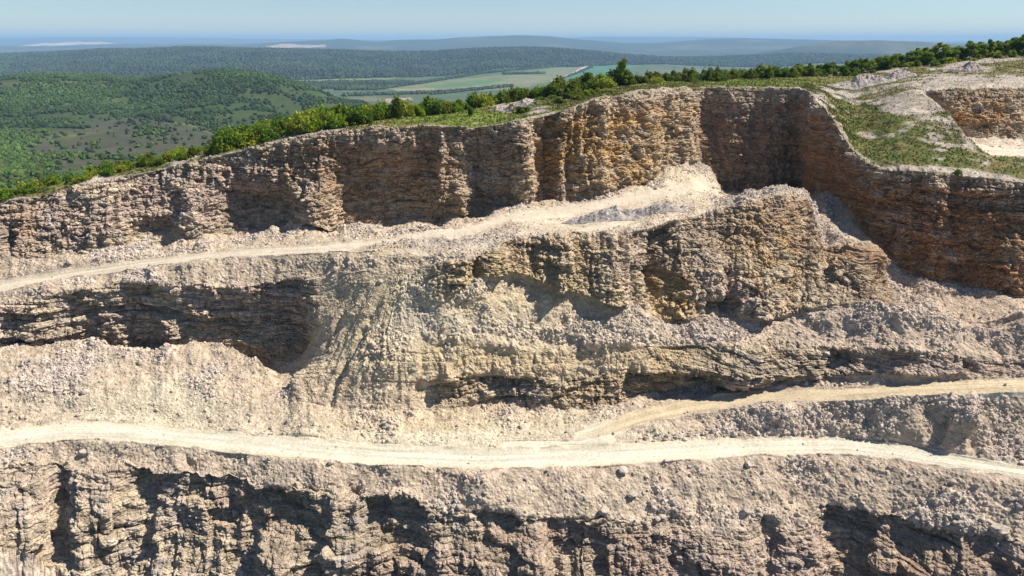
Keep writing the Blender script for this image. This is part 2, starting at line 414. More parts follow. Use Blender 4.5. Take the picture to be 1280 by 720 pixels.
# ---- large forms: buttresses, hollows, gullies at known spots (column, row, half widths, metres outwards)
BUMPS = [("cliff1", 397, 260, 26, 34, 3.6), ("cliff1", 482, 245, 52, 50, -4.0), ("cliff1", 318, 266, 40, 30, -3.8), ("cliff1", 190, 292, 26, 16, -2.8), ("cliff1", 578, 256, 12, 26, 3.2), ("cliff1", 552, 215, 7, 50, 1.3),
         ("cliff1", 600, 225, 20, 50, -1.2), ("cliff1", 650, 210, 14, 60, 3.0), ("cliff1", 682, 215, 16, 60, -2.6), ("cliff1", 700, 225, 8, 50, 1.2), ("cliff1", 765, 175, 9, 70, -1.4), ("cliff1", 800, 180, 14, 60, 1.2),
         ("cliff1", 850, 160, 10, 60, 1.0), ("cliff1", 9, 300, 9, 20, -2.5), ("cliff1", 130, 262, 26, 40, 1.2), ("cliff1", 238, 262, 14, 30, 1.6), ("cliff1", 1170, 290, 14, 90, 1.6), ("cliff1", 1260, 330, 30, 40, 1.5), ("cliff1", 1110, 300, 20, 80, -1.0),
         ("cliff2", 310, 400, 50, 40, -1.4), ("cliff2", 60, 400, 18, 40, .9), ("cliff2", 215, 410, 13, 16, 1.7), ("cliff2", 596, 332, 7, 22, -1.1), 
         ("cliff2", 700, 325, 12, 40, 1.2), ("cliff2", 735, 340, 10, 40, -1.4), ("cliff2", 770, 335, 16, 45, 1.4), ("cliff2", 825, 340, 13, 55, -3.2), ("cliff2", 880, 330, 22, 40, 1.8), ("cliff2", 905, 385, 22, 16, -2.4), ("cliff2", 945, 365, 22, 40, 1.6),
         ("cliff2", 1070, 328, 24, 24, 1.6), ("cliff2", 860, 375, 10, 30, 1.2), ("cliff2", 1000, 340, 14, 40, -.9), ("cliff2", 660, 330, 10, 34, -1.0),
         ("ledge", 376, 478, 9, 22, .9), ("ledge", 545, 495, 26, 14, -.9), ("ledge", 560, 470, 10, 20, .8), ("ledge", 690, 470, 30, 25, .5), ("ledge", 1050, 450, 16, 10, -1.6), ("ledge", 1130, 452, 40, 12, -1.2), ("ledge", 1215, 456, 10, 10, -1.2),
         ("slope", 440, 625, 12, 20, -1.2), ("cliff4", 75, 640, 16, 60, -2.6), ("cliff4", 130, 650, 34, 90, 1.6), ("cliff4", 300, 670, 66, 70, -2.4), ("cliff4", 345, 705, 30, 26, 2.6), ("cliff4", 180, 610, 16, 20, -1.6), ("cliff4", 40, 640, 22, 60, 1.0), ("cliff4", 420, 660, 18, 70, 1.4),
         ("cliff4", 500, 670, 40, 40, -1.4), ("cliff4", 470, 645, 16, 26, -1.6), ("cliff4", 665, 700, 18, 45, 2.0), ("cliff4", 730, 700, 50, 40, -1.6), ("cliff4", 990, 690, 30, 60, 1.4), ("cliff4", 1060, 690, 34, 70, -2.4), ("cliff4", 1160, 700, 50, 50, -1.0), ("cliff4", 1235, 700, 24, 60, -1.6), ("cliff4", 900, 690, 40, 40, .8),
         ("rubble", 1165, 525, 16, 26, -.9), ("rubble", 1215, 520, 10, 30, .6), ("scree", 705, 402, 6, 10, -.7), ("road0", 835, 262, 40, 6, 0.0)]

def normals(X, Y, Z):
    gx = np.gradient(X, axis=0), np.gradient(Y, axis=0), np.gradient(Z, axis=0)
    gu = np.gradient(X, axis=1), np.gradient(Y, axis=1), np.gradient(Z, axis=1)
    n = [gx[1] * gu[2] - gx[2] * gu[1], gx[2] * gu[0] - gx[0] * gu[2], gx[0] * gu[1] - gx[1] * gu[0]]
    l = np.sqrt(n[0] ** 2 + n[1] ** 2 + n[2] ** 2) + 1e-9
    return [c / l for c in n]

def smooth_normals(r0, r1):
    n = [blur(blur(c.astype(F), r0, 0), r1, 1) for c in normals(X, Y, Z)]
    l = np.sqrt(n[0] ** 2 + n[1] ** 2 + n[2] ** 2) + 1e-6
    return [c / l for c in n]

N = smooth_normals(10, 6)
nh = np.sqrt(N[0] ** 2 + N[1] ** 2) + 1e-3
disp = np.zeros_like(PY)
for (sn, bx, by, rx, ry, amt) in BUMPS:
    g = np.exp(-np.abs((PX - bx) / rx) ** 2.6 - np.abs((PY - by) / ry) ** 3.0)
    disp += amt * (.85 if sn == "cliff4" and amt < 0 else 1) * g * seg(sn)
disp = blur(disp, 3, 0)
ed = np.minimum(1, cliff * 1.2)
disp += cliff * ((1.5 - .6 * seg('cliff4')) * fbm(X / 9, Y / 9, Z / 45, 2) + 0.8 * (0.45 - np.abs(fbm(X / 4.2, Y / 4.2, Z / 22, 2, off=31))))
rib = .45 - np.abs(fbm(PX / 24, Z / 14, PX * 0 + rowS[:, None] * 1.7, 3, off=33))
rm_ = np.clip(region(770, 175, 120, 90) * 1.4 + seg('cliff2') * sstep(540, 600, PX) * 1.1 + .3 * seg('cliff4') + .25 * seg('cliff1'), 0, 1.5)
disp += cliff * rm_ * rib * 1.3
disp += seg('cliff4') * 0.9 * fbm(X / 3.0, Y / 3.0, Z / 3.6, 3, off=37)
disp += scree * (0.7 * fbm(X / 7, Y / 7, Z / 7, 3, off=9))
hx, hy = N[0] / nh, N[1] / nh
kx, ky, kz = (cliff * hx + (1 - cliff) * N[0]), (cliff * hy + (1 - cliff) * N[1]), (1 - cliff) * N[2]
disp += 0
X = X + disp * kx; Y = Y + disp * ky; Z = Z + disp * kz

# grooves washed down the loose slopes: (course in column, row; half width; depth)
GROOVES = [([(486, 350), (468, 387), (446, 430), (424, 472), (408, 520)], 4, .75), ([(470, 352), (440, 400), (415, 440), (392, 480)], 2.5, .18), ([(497, 360), (480, 410), (460, 455), (446, 505)], 2.5, .2), ([(510, 370), (507, 420), (498, 470), (492, 508)], 2.5, .18),
           ([(520, 385), (530, 430), (528, 470), (520, 500)], 4, .4), ([(455, 350), (425, 395), (402, 430)], 3.5, .45), ([(1195, 500), (1180, 530), (1172, 552)], 7, .8), ([(1235, 498), (1222, 530), (1215, 560)], 6, .7),
           ([(1090, 506), (1082, 530)], 6, .5), ([(880, 600), (872, 625), (866, 650)], 7, .35), ([(960, 590), (985, 620), (1020, 640)], 7, .35), ([(450, 590), (440, 612), (437, 640)], 6, .9), ([(105, 560), (95, 585)], 6, .5), ([(230, 565), (240, 590)], 6, .4)]
gd = np.zeros_like(PY)
for pts, w_, dp_ in GROOVES:
    x0_, x1_, y0_, y1_ = min(p[0] for p in pts) - 40, max(p[0] for p in pts) + 40, min(p[1] for p in pts) - 40, max(p[1] for p in pts) + 40
    mk = (PX > x0_) & (PX < x1_) & (PY > y0_) & (PY < y1_) & seg("bench", "cliff2", "scree", "ledge", "rubble", "slope", "cliff4")
    px_, py_ = PX[mk], PY[mk]
    px_ = px_ + 3 * fbm(px_ / 18, py_ / 18, px_ * 0 + dp_ * 7, 3)
    dm = np.full(px_.shape, 1e6, F)
    for (ax_, ay_), (bx_, by_) in zip(pts[:-1], pts[1:]):
        t_ = np.clip(((px_ - ax_) * (bx_ - ax_) + (py_ - ay_) * (by_ - ay_)) / ((bx_ - ax_) ** 2 + (by_ - ay_) ** 2), 0, 1)
        dm = np.minimum(dm, np.hypot(px_ - ax_ - t_ * (bx_ - ax_), py_ - ay_ - t_ * (by_ - ay_)))
    tp_ = np.clip((py_ - pts[0][1]) / (pts[-1][1] - pts[0][1]) * 2.2, 0, 1) * (.7 + .5 * fbm(px_ / 9, py_ / 9, px_ * 0 + 2, 2))
    gd[mk] += tp_ * dp_ * (.45 * np.exp(-((dm - 2.1 * w_) / w_) ** 2) - np.exp(-(dm / w_) ** 2))
# ---- rock detail
N = smooth_normals(9, 6)
steep = np.clip(1 - np.abs(N[2]), 0, 1)
hl = lambda i, s, j=None: (hsh(i.astype(np.int32), (i * 0 if j is None else j).astype(np.int32), (i * 0).astype(np.int32), s) & np.uint32(1023)).astype(F) / 1023
wob = fbm(X / 16, Y / 16, Z / 16, 2, off=3)
wob2 = fbm(X / 3, Y / 3, Z / 3, 2, off=6)
patchy = np.clip(0.75 + 1.1 * fbm(X / 6, Y / 6, Z / 3, 3, off=70), 0.1, 1.5)
d = np.zeros_like(PY)
along = X * .93 + Y * .42
def beds(th, jn, seed, a_bed, a_block, a_crack):
    l = Z / th + 1.1 * wob / th ** .5 + .22 * wob2 + X * .02
    i = np.floor(l); f = l - i
    st = along / jn + hl(i, seed) * 9 + .35 * wob2
    j = np.floor(st); g = st - j
    v = hl(i, seed + 1)
    bl = hl(i, seed + 2, j)
    crack = np.maximum(np.exp(-(np.minimum(f, 1 - f) / .10) ** 2), .7 * np.exp(-(np.minimum(g, 1 - g) / .07) ** 2))
    return a_bed * (v - .5) + a_block * (bl - .5) - a_crack * crack, v, bl
b1, lv, bk1 = beds(.95, 2.1, 5, .62, .50, .22)
b2, lv2, bk2 = beds(.36, .8, 15, .22, .26, .10)
bedw = seg('cliff1') * (.55 - .35 * region(775, 175, 110, 100)) + seg('cliff2') * np.where(PX < 400, 1.0, .42) + seg('ledge') * 1.0 + seg('cliff4') * .9 + seg('pitwall') * .7
bedw = blur((bedw * ONE).astype(F), 4, 1)
d += cliff * bedw * (patchy * b1 + (1.3 - .5 * patchy) * b2) + .7 * gd
rgh = cliff * (1.15 - .75 * bedw) * (1 - .5 * seg('cliff1') * region(490, 235, 75, 55)) * (1 - .75 * seg('cliff1') * region(950, 180, 60, 80))
d += rgh * (.55 * (.42 - np.abs(fbm(PX / 9, Z / 5, Y / 5, 3, off=58))) + .28 * fbm(X / 1.3, Y / 1.3, Z / 1.6, 5, .66, off=59))
for (sx, sz, amp, sd) in ((2.6, 1.8, 0.45, 1), (0.95, 0.7, 0.34, 2), (0.36, 0.28, 0.17, 3)):
    wx = 0.4 * fbm(X / sx / 1.5, Y / sx / 1.5, Z / sz / 1.5, 2, off=sd * 7)
    f, e, idv = worley(X / sx + wx, Y / sx - wx, Z / sz + wx, sd)
    d += (cliff * .6 + rgh) * (1 - .4 * seg('cliff4')) * amp * ((idv - 0.5) + 0.35 * sstep(0, 0.18, e) - 0.25)
d += cliff * (0.22 * fbm(X / 1.2, Y / 1.2, Z / 1.0, 4, .65, off=50) + .18 * (.4 - np.abs(fbm(X / 1.8, Y / 1.8, Z / 5, 3, off=55))))
# loose slopes: gullies running down the fall line, lumps and stones
fan = region(440, 425, 85, 95)
gu = np.arctan2(PX - 505, np.maximum(PY - 310, 8)) * 70
gu = (gu + 4 * fbm(X / 4, Y / 4, Z / 4, 2, off=27)) / 10.0
gull = np.abs(fbm(gu * 2.6, PY / 160.0, PX * 0 + 3.3, 4, .65))
sg = scree * seg("cliff2", "scree", "bench", "slope", "rubble", "ledge", "talus1", "talus3")
lump = sstep(-.1, .5, fbm(X / 3.1, Y / 3.1, Z / 3.1, 3, off=22))
d += sg * (0.30 * gull - 0.1) * seg("cliff2", "ledge", "scree") * 0.9 * fan
dustm = np.clip(region(180, 515, 115, 24) * 1.3 + region(205, 492, 38, 22) * 1.2 + region(690, 549, 130, 16) * 1.7 + region(720, 280, 80, 12) + region(860, 232, 40, 16) + region(400, 560, 200, 5) + region(500, 545, 120, 8) * .6, 0, 1)
rubm = scree * sstep(-.15, .45, fbm(X / 5, Y / 5, Z / 5, 4, off=61) + 1.2 * region(575, 303, 70, 13) + .7 * region(700, 415, 200, 14) + .25 * seg('rubble') - .2 * seg('slope'))
lm = 1 - np.clip(.65 * fan * seg('cliff2', 'scree', 'ledge') + dustm * .8, 0, .95)
d += scree * (lm - .5 * fan * seg('cliff2', 'scree', 'bench')) * (0.42 * fbm(X / 2.6, Y / 2.6, Z / 2.6, 5, .6, off=40) + 0.34 * lump * (.4 + rubm))
f, e, idv = worley(X / 0.5, Y / 0.5, Z / 0.5, 9)
rubm = rubm * (1 - .9 * dustm) * (1 - .5 * fan)
d += (0.25 * scree * lm + rubm) * 0.17 * (sstep(0.65, 0.1, f) * (0.3 + idv) - .15)
f, e, idv2 = worley(X / 0.3, Y / 0.3, Z / 0.3, 12)
d += scree * 0.06 * (sstep(0.7, 0.1, f) * (0.3 + idv2) - .15)
dirt = blur(blur(dirt.astype(F), 4, 0), 3, 1)
px__ = PX + 6 * fbm(PX / 30, PY / 14, PX * 0, 3, off=165)
d += dirt * (.30 * np.abs(fbm(px__ / 13, PY / 45, PX * 0 + 1.7, 3, off=160)) + .07 * fbm(px__ / 3, PY / 25, PX * 0, 2, off=163) + .25 * fbm(X / 1.6, Y / 1.6, Z / 1.6, 4, .6, off=167) - .3)
# hilltop and roads
rim = seg("top") * sstep(0.80, 0.98, rowT) * (rowS == 7)[:, None]
d += top * (0.35 * fbm(X / 6, Y / 6, Z / 6, 3, off=80) + 0.20 * fbm(X / 1.6, Y / 1.6, Z / 1.6, 5, .65, off=81) + .2 * sstep(.1, .6, fbm(X / 3, Y / 3, Z / 3, 3, off=82))) * sstep(250, 130, Y)
rut = np.zeros_like(PY)
for r_, wv in ((.30, 3.1), (.44, 3.1), (.60, 8.7), (.73, 8.7)):
    cen = r_ + .10 * fbm(PX / 260, PX * 0 + wv, PX * 0 + rowS[:, None] * 2.3, 3)
    rut += np.exp(-((rowT - cen) / .045) ** 2) * (.6 + .5 * fbm(PX / 60, PX * 0 + r_ * 40, PX * 0 + 7, 3))
rut = np.clip(rut, 0, 1.2)
berm = road * (np.exp(-((rowT - .02) / .06) ** 2) + np.exp(-((rowT - .98) / .06) ** 2)) * seg("road0", "road1", "road2")
d += berm * .3 * (.5 + fbm(X / 1.5, Y / 1.5, Z * 0, 3, off=93)) - .07 * rut * road
d += road * (0.05 * fbm(X / 2.5, Y / 2.5, Z * 0, 3, off=90))
N2 = normals(X, Y, Z)
m = 0.75
nx, ny, nz = N[0], N[1], N[2] * (1 - 0.6 * cliff)
X = X + d * nx; Y = Y + d * ny; Z = Z + d * nz

# ---- colours of the ground itself
c3 = lambda r, g, b: np.array([r, g, b], F)
def mixc(a, b, t):
    return a + (b - a) * t[..., None]
n1 = fbm(X / 6, Y / 6, Z / 6, 4, off=100); n2 = fbm(X / 1.7, Y / 1.7, Z / 1.1, 4, off=110); n3 = fbm(X / 14, Y / 14, Z / 9, 3, off=120)
CREAM, PINK, GREY, OCHRE, RUST, DUN = c3(.49, .40, .29), c3(.455, .35, .285), c3(.40, .35, .325), c3(.50, .31, .12), c3(.38, .20, .09), c3(.355, .25, .175)
C = np.broadcast_to(CREAM, PY.shape + (3,)).copy()
C = mixc(C, PINK, sstep(-.3, .5, n3))
C = mixc(C, GREY, sstep(0, .6, n2) * .6)
C = C * (1 + .10 * (1 - sstep(250, 400, PX)) + .08 * region(770, 175, 110, 90))[..., None]  # left cliff and stained wall coloured lighter, as if sunlit
# cliff faces: duller fresh rock and painted shade, ochre and rust stains in beds
cl_st = cliff * sstep(-.35, .45, n1 + .5 * (lv - .5))
C = mixc(C, DUN, cl_st * (.10 + .38 * sstep(280, 420, PX)) * (1 - .6 * region(770, 175, 110, 90)))  # brown deepens the shaded cliffs in colour, thinned on the sunlit ones
st_o = (region(1220, 140, 90, 28) * .9 + region(760, 175, 60, 75) * 1.3 + region(690, 210, 50, 60) * .55 + region(850, 140, 40, 50) * .5 + region(960, 330, 50, 80) * .75 + region(850, 385, 18, 42) * 1.6
        + region(30, 290, 20, 40) * .5 + region(560, 350, 80, 40) * .25 + region(780, 470, 70, 35) * .45 + region(640, 330, 90, 40) * .25 + region(430, 440, 50, 50) * .22 + region(1090, 440, 40, 14) * .4 + region(920, 690, 60, 40) * .3 + region(460, 215, 120, 70) * .35)
C = mixc(C, OCHRE, np.clip(st_o * (.55 + .9 * n2 + .4 * n1), 0, .85) * sstep(.3, .9, cliff + .6 * seg("cliff2", "ledge", "talus1", "scree")))
st_r = region(1055, 230, 55, 80) * 1.4 + region(1200, 300, 120, 80) * 1.2 + region(1220, 140, 90, 28) * .4 + region(480, 225, 110, 60) * .4 + region(950, 170, 90, 70) * .35 + region(1250, 350, 80, 40) * .5 + region(840, 370, 14, 30) * .5 + region(300, 640, 80, 50) * .3 + region(1130, 710, 110, 50) * .45
C = mixc(C, RUST, np.clip(st_r * (.75 + .7 * n2 + .5 * (lv - .5)), 0, .85) * sstep(.3, .9, cliff))
C = mixc(C, c3(.60, .485, .285), np.clip(1.15 * region(640, 390, 250, 100) * (.6 + .6 * n1), 0, .7) * (1 - road))           # sandy yellowish centre
C *= (1 + cliff * .22 * (lv - .5) * patchy + cliff * .16 * (lv2 - .5) + cliff * .22 * (bk2 - .5) + cliff * .15 * (bk1 - .5))[..., None]
# scree: pale mauve grey stones in cream dust
sc_c = mixc(np.broadcast_to(c3(.51, .42, .325), C.shape), c3(.425, .365, .325), np.clip(rubm * .9 + .3 * n2, 0, 1))
sc_c = mixc(sc_c, c3(.50, .43, .33), sstep(.1, .7, n1) * .6)
sc_c = mixc(sc_c, c3(.48, .39, .315), np.clip(region(1150, 400, 260, 60) * .8 + region(1100, 600, 400, 90) * .6 + region(300, 600, 400, 30) * .4, 0, .75))
sandy = np.clip(region(640, 400, 150, 70) * .8 + region(470, 430, 90, 90) * .8 + region(600, 535, 160, 22) * .8 + region(190, 510, 55, 30) * 1.0 + region(520, 355, 50, 60) * .5, 0, .9)
sc_c = mixc(sc_c, c3(.57, .475, .30), sandy * (.6 + .4 * n2))
sc_c *= np.array([1.015, .99, .955], F)
sc_c *= (0.80 + 0.42 * idv * (.4 + rubm) + .15 * idv2)[..., None]
C = mixc(C, sc_c, np.clip(scree + cliff * seg('cliff1', 'cliff4') * sstep(.16, .05, rowT + .05 * n1) * .8, 0, 1))
C = mixc(C, c3(.31, .28, .27), np.clip(region(575, 303, 70, 13) * 1.2 + region(560, 330, 60, 8) * .4, 0, .85) * scree * (.7 + .4 * n2))
C = mixc(C, c3(.53, .41, .25), np.clip(dirt * .75 * (.8 + .5 * n2), 0, 1))
# pale blue-white dust patch beside the road
C = mixc(C, c3(.60, .60, .56), np.clip(region(550, 549, 22, 7) * 1.2 + region(590, 405, 90, 18) * .35 + region(520, 385, 30, 40) * .3, 0, .8) * (.6 + .4 * n2))
# roads
tw = np.where(seg("road1"), 1, 0)
streak = fbm(PX / 140.0, rowT * 7 + PX * 0, PX * 0 + rowS[:, None] * 3.1, 4, off=140)
rc = np.where(seg("road1", "rubble", "talus3")[..., None], c3(.57, .525, .425), np.where(seg("road2")[..., None], c3(.50, .41, .275), np.where(seg("pitfloor")[..., None], c3(.55, .48, .38), c3(.53, .46, .36))))
edge = np.clip(np.minimum(rowT, 1 - rowT) * 3.2, 0, 1)
rc = mixc(rc, c3(.57, .525, .425), seg('road2') * (1 - sstep(690, 790, PX)))
edge = np.where(seg('rubble', 'talus3'), .8, edge)
rc = rc * (0.80 + .2 * edge + .2 * streak * np.where(seg("road2", "road1"), 1.1, .7))[..., None]
rc = mixc(rc, c3(.52, .42, .27), np.clip((1 - edge) * .8 + .5 * streak, 0, .7) * (seg("road1") * ONE) * .55)
roadm = sstep(.18, .82, road + .30 * n2 + .22 * n1 * (1 - seg('road1') * .5))
C = mixc(C, rc, roadm)
C = C * (1 - .16 * rut * roadm * seg('road0', 'road1', 'road2'))[..., None]
# dust spread beside the roads
dust = dustm * scree
C = mixc(C, c3(.60, .535, .40), np.clip(1.1 * dust * (.8 + .45 * n1), 0, 1))
# hilltop: turf and bare stony soil
gr_n = fbm(X / 9, Y / 9, Z * 0, 4, off=150) + .5 * fbm(X / 2, Y / 2, Z * 0, 3, off=155)
gm = .58 + .75 * gr_n
bare = region(1130, 125, 90, 26) * 1.0 + region(1160, 168, 60, 12) * .6 + region(1250, 100, 60, 12) * .8 + region(1225, 205, 40, 12) * .8 + region(650, 135, 40, 10) * .4 + region(1200, 182, 50, 9) * .7
gm = gm - .72 * bare + region(1140, 190, 80, 26) * .75 + region(1090, 165, 40, 40) * .6 + region(1060, 135, 30, 25) * .4 + region(570, 148, 110, 11) * .9 + region(930, 104, 160, 9) * .6 + region(760, 115, 80, 14) * .3
gm = gm - .8 * seg("top") * (rowS == 7)[:, None] * sstep(.90, 1.0, rowT + .05 * n2)
gm = gm - 1.0 * (seg("top") * w2[None, :] * (rowS == 3)[:, None]) * sstep(.80, 1.0, rowT)
def qpoly(pts):
    ins = np.zeros(PX.shape, bool); ww = PX + 9 * n2 + 8 * gr_n; yy = PY + 3 * n2
    for i in range(len(pts)):
        (x1, y1), (x2, y2) = pts[i], pts[(i + 1) % len(pts)]
        if y1 != y2: ins ^= ((y1 > yy) != (y2 > yy)) & (ww < (x2 - x1) * (yy - y1) / (y2 - y1) + x1)
    return ins.astype(F)
pg = qpoly([(1022, 112), (1060, 116), (1085, 124), (1105, 140), (1135, 150), (1165, 156), (1200, 163), (1208, 178), (1178, 180), (1205, 188), (1236, 200), (1218, 209), (1120, 209), (1098, 200), (1076, 174), (1050, 140)])
gm = np.where(seg("top"), gm * (1 - .55 * pg) + pg * (.48 + .75 * gr_n) * .95 + .06 * pg, gm)
gm = np.where(seg("back3", "back2", "back1"), .9, gm)
grass = sstep(.25, .62, gm) * top
soil = mixc(np.broadcast_to(c3(.40, .345, .30), C.shape), c3(.29, .25, .20), np.clip(.5 + n2, 0, 1))
turf = mixc(np.broadcast_to(c3(.095, .105, .028), C.shape), c3(.17, .145, .06), np.clip(.35 + gr_n, 0, 1))
turf = mixc(turf, c3(.055, .085, .018), sstep(0, .6, n2) * .8)
turf = mixc(turf, c3(.15, .20, .038), np.clip(region(570, 147, 110, 11) + .7 * region(900, 102, 130, 7), 0, .9) * (.8 + .4 * n2))
C = mixc(C, soil, top); C = mixc(C, turf, grass)
C = np.clip(C, .012, .8)

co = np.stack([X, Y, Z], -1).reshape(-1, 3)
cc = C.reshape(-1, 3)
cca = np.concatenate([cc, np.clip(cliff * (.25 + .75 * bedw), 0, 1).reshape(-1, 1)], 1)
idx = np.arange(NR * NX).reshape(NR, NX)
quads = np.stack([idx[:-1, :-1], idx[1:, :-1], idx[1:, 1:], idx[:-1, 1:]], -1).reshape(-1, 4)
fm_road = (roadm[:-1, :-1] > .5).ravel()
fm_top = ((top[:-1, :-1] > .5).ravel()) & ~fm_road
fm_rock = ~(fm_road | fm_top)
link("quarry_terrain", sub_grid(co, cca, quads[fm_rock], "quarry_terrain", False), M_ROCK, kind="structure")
link("haul_road", sub_grid(co, cc, quads[fm_road], "haul_road"), M_ROAD, kind="structure")
link("hilltop_ground", sub_grid(co, cc, quads[fm_top], "hilltop_ground"), M_TURF, kind="structure")

# ---- look-ups on the quarry surface
sx_, sy_ = project(X, Y, Z)
gi, gj = np.round(sx_).astype(int), np.round(sy_).astype(int)
ok = (gi >= 0) & (gi < 1280) & (gj >= 0) & (gj < 720)
ZB = np.full((720, 1280), -1, np.int64)
order = np.argsort(-Y[ok])
ZB[gj[ok][order], gi[ok][order]] = idx[ok][order]       # nearest wins
def seen_at(px, py):
    for r in range(6):
        a = ZB[max(0, int(py) - r):int(py) + r + 1, max(0, int(px) - r):int(px) + r + 1]
        a = a[a >= 0]
        if len(a):
            k = a[np.argmin(co[a, 1])]
            return co[k]
    return None
r_top0, r_top1 = int(np.argmax(rowS == 1)), int(np.nonzero(rowS == 7)[0][-1])
def hill_at(px, D):
    j = int(np.argmin(np.abs(xs - px)))
    d_, z_, x_ = Y[r_top0:r_top1, j], Z[r_top0:r_top1, j], X[r_top0:r_top1, j]
    k = int(np.argmin(np.abs(d_ - D)))
    return np.array([x_[k], d_[k], z_[k]])

# ------------------------------------------------------------------ THE VALLEY AND THE HILLS BEYOND
vx = np.arange(-260, 1541, 1.5 / QUALITY).astype(F)
def vline(keys, smooth=8):
    keys = sorted(keys)
    kx_, ky_, kd_ = (np.array([k[i] for k in keys], float) for i in range(3))
    f_ = np.arange(-300, 1600, 1.0)
    return np.interp(vx, f_, blur(np.interp(f_, kx_, ky_), smooth, 0)), np.interp(vx, f_, blur(np.interp(f_, kx_, kd_), smooth, 0))
flat = lambda D, z, z2=None: vline([Dz(-260, D, z), Dz(380, D, z), Dz(520, D, z if z2 is None else z2), Dz(1540, D, z if z2 is None else z2)], 30)
VL = [flat(150, -34, -60), flat(300, -40, -75), flat(600, -78, -110), flat(900, -88, -122), flat(1080, -88, -128),
      vline([Dz(x, 1280, z) for x, z in ((-260, -66), (0, -66), (110, -66), (160, -84), (210, -80), (280, -70), (340, -82), (400, -108), (450, -128), (1540, -130))], 12),
      vline([key(-260, 96, 1560), key(0, 97.5, 1560), key(60, 94.5, 1560), key(130, 96.5, 1560), key(165, 99.5, 1560), key(200, 97, 1520), key(240, 92.5, 1520), key(290, 91, 1500), key(335, 94, 1500), key(370, 102, 1500), key(400, 112, 1480), key(425, 124, 1470), key(455, 128, 1480), Dz(480, 1500, -132), Dz(1540, 1500, -132)], 5),
      flat(1900, -135), flat(2300, -134),
      vline([Dz(-260, 3000, -130), Dz(350, 3000, -130), Dz(500, 3300, -130), Dz(600, 3700, -128), Dz(700, 4300, -124), Dz(780, 4700, -122), Dz(900, 4500, -122), Dz(1540, 4500, -122)]),
      vline([key(-260, 74, 4300), key(350, 74, 4300), key(500, 80, 4300), key(600, 77, 4600), key(700, 70, 5000), key(780, 73, 5300), key(860, 78, 5200), key(1000, 76, 5200), key(1540, 76, 5200)]),
      vline([key(-260, 66, 5400), key(0, 66, 5400), key(100, 64, 5400), key(200, 62.5, 5400), key(300, 62, 5400), key(400, 62, 5400), key(480, 65, 5400), key(520, 66, 5400), key(600, 63, 5500), key(680, 61.5, 5700), key(720, 63, 5800), key(760, 67, 5900), key(800, 70, 6000), key(860, 72, 6000), key(920, 70, 6000), key(980, 68, 6000), key(1040, 70, 6000), key(1540, 74, 6000)], 10),
      flat(6400, -135), flat(6700, -132),
      vline([Dz(-260, 7200, -126), Dz(930, 7200, -122), key(975, 62.5, 7200), key(995, 60, 7200), key(1012, 59, 7200), key(1025, 56, 7200), key(1048, 52.5, 7200), key(1080, 51.5, 7200), key(1155, 51.8, 7200), key(1220, 56, 7200), key(1300, 60, 7200), key(1540, 62, 7200)], 4),
      flat(9500, -112),
      vline([key(-260, 58, 12000), key(0, 57.5, 12000), key(200, 58, 12000), key(280, 57, 12000), key(330, 53, 12000), key(400, 48.5, 12000), key(425, 47, 12000), key(470, 51.5, 12000), key(500, 49, 12000), key(540, 50.5, 12000), key(580, 48, 12000), key(640, 45.5, 12000), key(690, 46.5, 12000), key(720, 50, 12000), key(780, 54, 12000), key(840, 51, 12000), key(880, 48, 12000), key(930, 47, 12000), key(970, 49.5, 12000), key(1000, 51.5, 12000), key(1540, 55, 12000)], 4),
      flat(17000, -80), flat(20000, -60),
      vline([key(-260, 47, 25000), key(0, 47, 25000), key(200, 46.5, 25000), key(340, 48.5, 25000), key(500, 50, 25000), key(690, 48.5, 25000), key(740, 45.8, 25000), key(900, 46.3, 25000), key(1060, 50, 25000), key(1280, 52, 25000), key(1540, 52, 25000)], 20),
      flat(34000, -150)]
VR = [10, 50, 60, 60, 60, 90, 10, 20, 130, 40, 60, 10, 10, 24, 10, 30, 10, 12, 24, 6]
vD, vZ, vS, vT = [], [], [], []
for si in range(len(VL) - 1):
    (ya, da), (yb, db) = VL[si], VL[si + 1]
    pa, pb = point(vx, ya, da), point(vx, yb, db)
    n = int(VR[si] * QUALITY) + 2
    for i in range(n + (1 if si == len(VL) - 2 else 0)):
        t = i / n
        vD.append(da + (db - da) * t); vS.append(si); vT.append(t)
        s_ = t if si not in (4, 5, 9, 10) else (t + .35 * math.sin(math.pi * t) * (1 if si in (5, 10) else -.3))
        vZ.append(pa[2] + (pb[2] - pa[2]) * s_)
vD, vZ, vS = np.array(vD, F), np.array(vZ, F), np.array(vS)
vPY, _ = dz_line(vD, vZ)
fdep = vD * CP + (CAMZ - vZ) * SP
vX = (vx[None, :] - 640) / FPX * fdep
amp = np.interp(vD, [150, 700, 1100, 1500, 1900, 2300, 3000, 4500, 6000, 9000, 14000, 30000], [1, 3, 9, 9, 6, 2, 2, 26, 14, 30, 40, 10])
sc_l = np.interp(vD, [150, 1500, 5000, 15000], [90, 190, 520, 1500])
vZ2 = vZ + amp * fbm(vX / sc_l, vD / sc_l, vX * 0, 4, off=200) * .8
VPX = np.broadcast_to(vx, vPY.shape)
VY = project(vX, vD, vZ2)[1]
def vreg(px, py, rx, ry):
    return np.exp(-((VPX - px) / rx) ** 2 - ((VY - py) / ry) ** 2)
def poly(pts, soft=0):
    inside = np.zeros(VPX.shape, bool)
    n = len(pts)
    wx_ = VPX + 2.0 * vnoise(VPX / 9, VY / 4, VY * 0); wy_ = VY + .7 * vnoise(VPX / 11, VY / 5, VY * 0 + 9)
    for i in range(n):
        (x1, y1), (x2, y2) = pts[i], pts[(i + 1) % n]
        if y1 == y2: continue
        cnd = (y1 > wy_) != (y2 > wy_)
        inside ^= cnd & (wx_ < (x2 - x1) * (wy_ - y1) / (y2 - y1) + x1)
    return inside.astype(F)
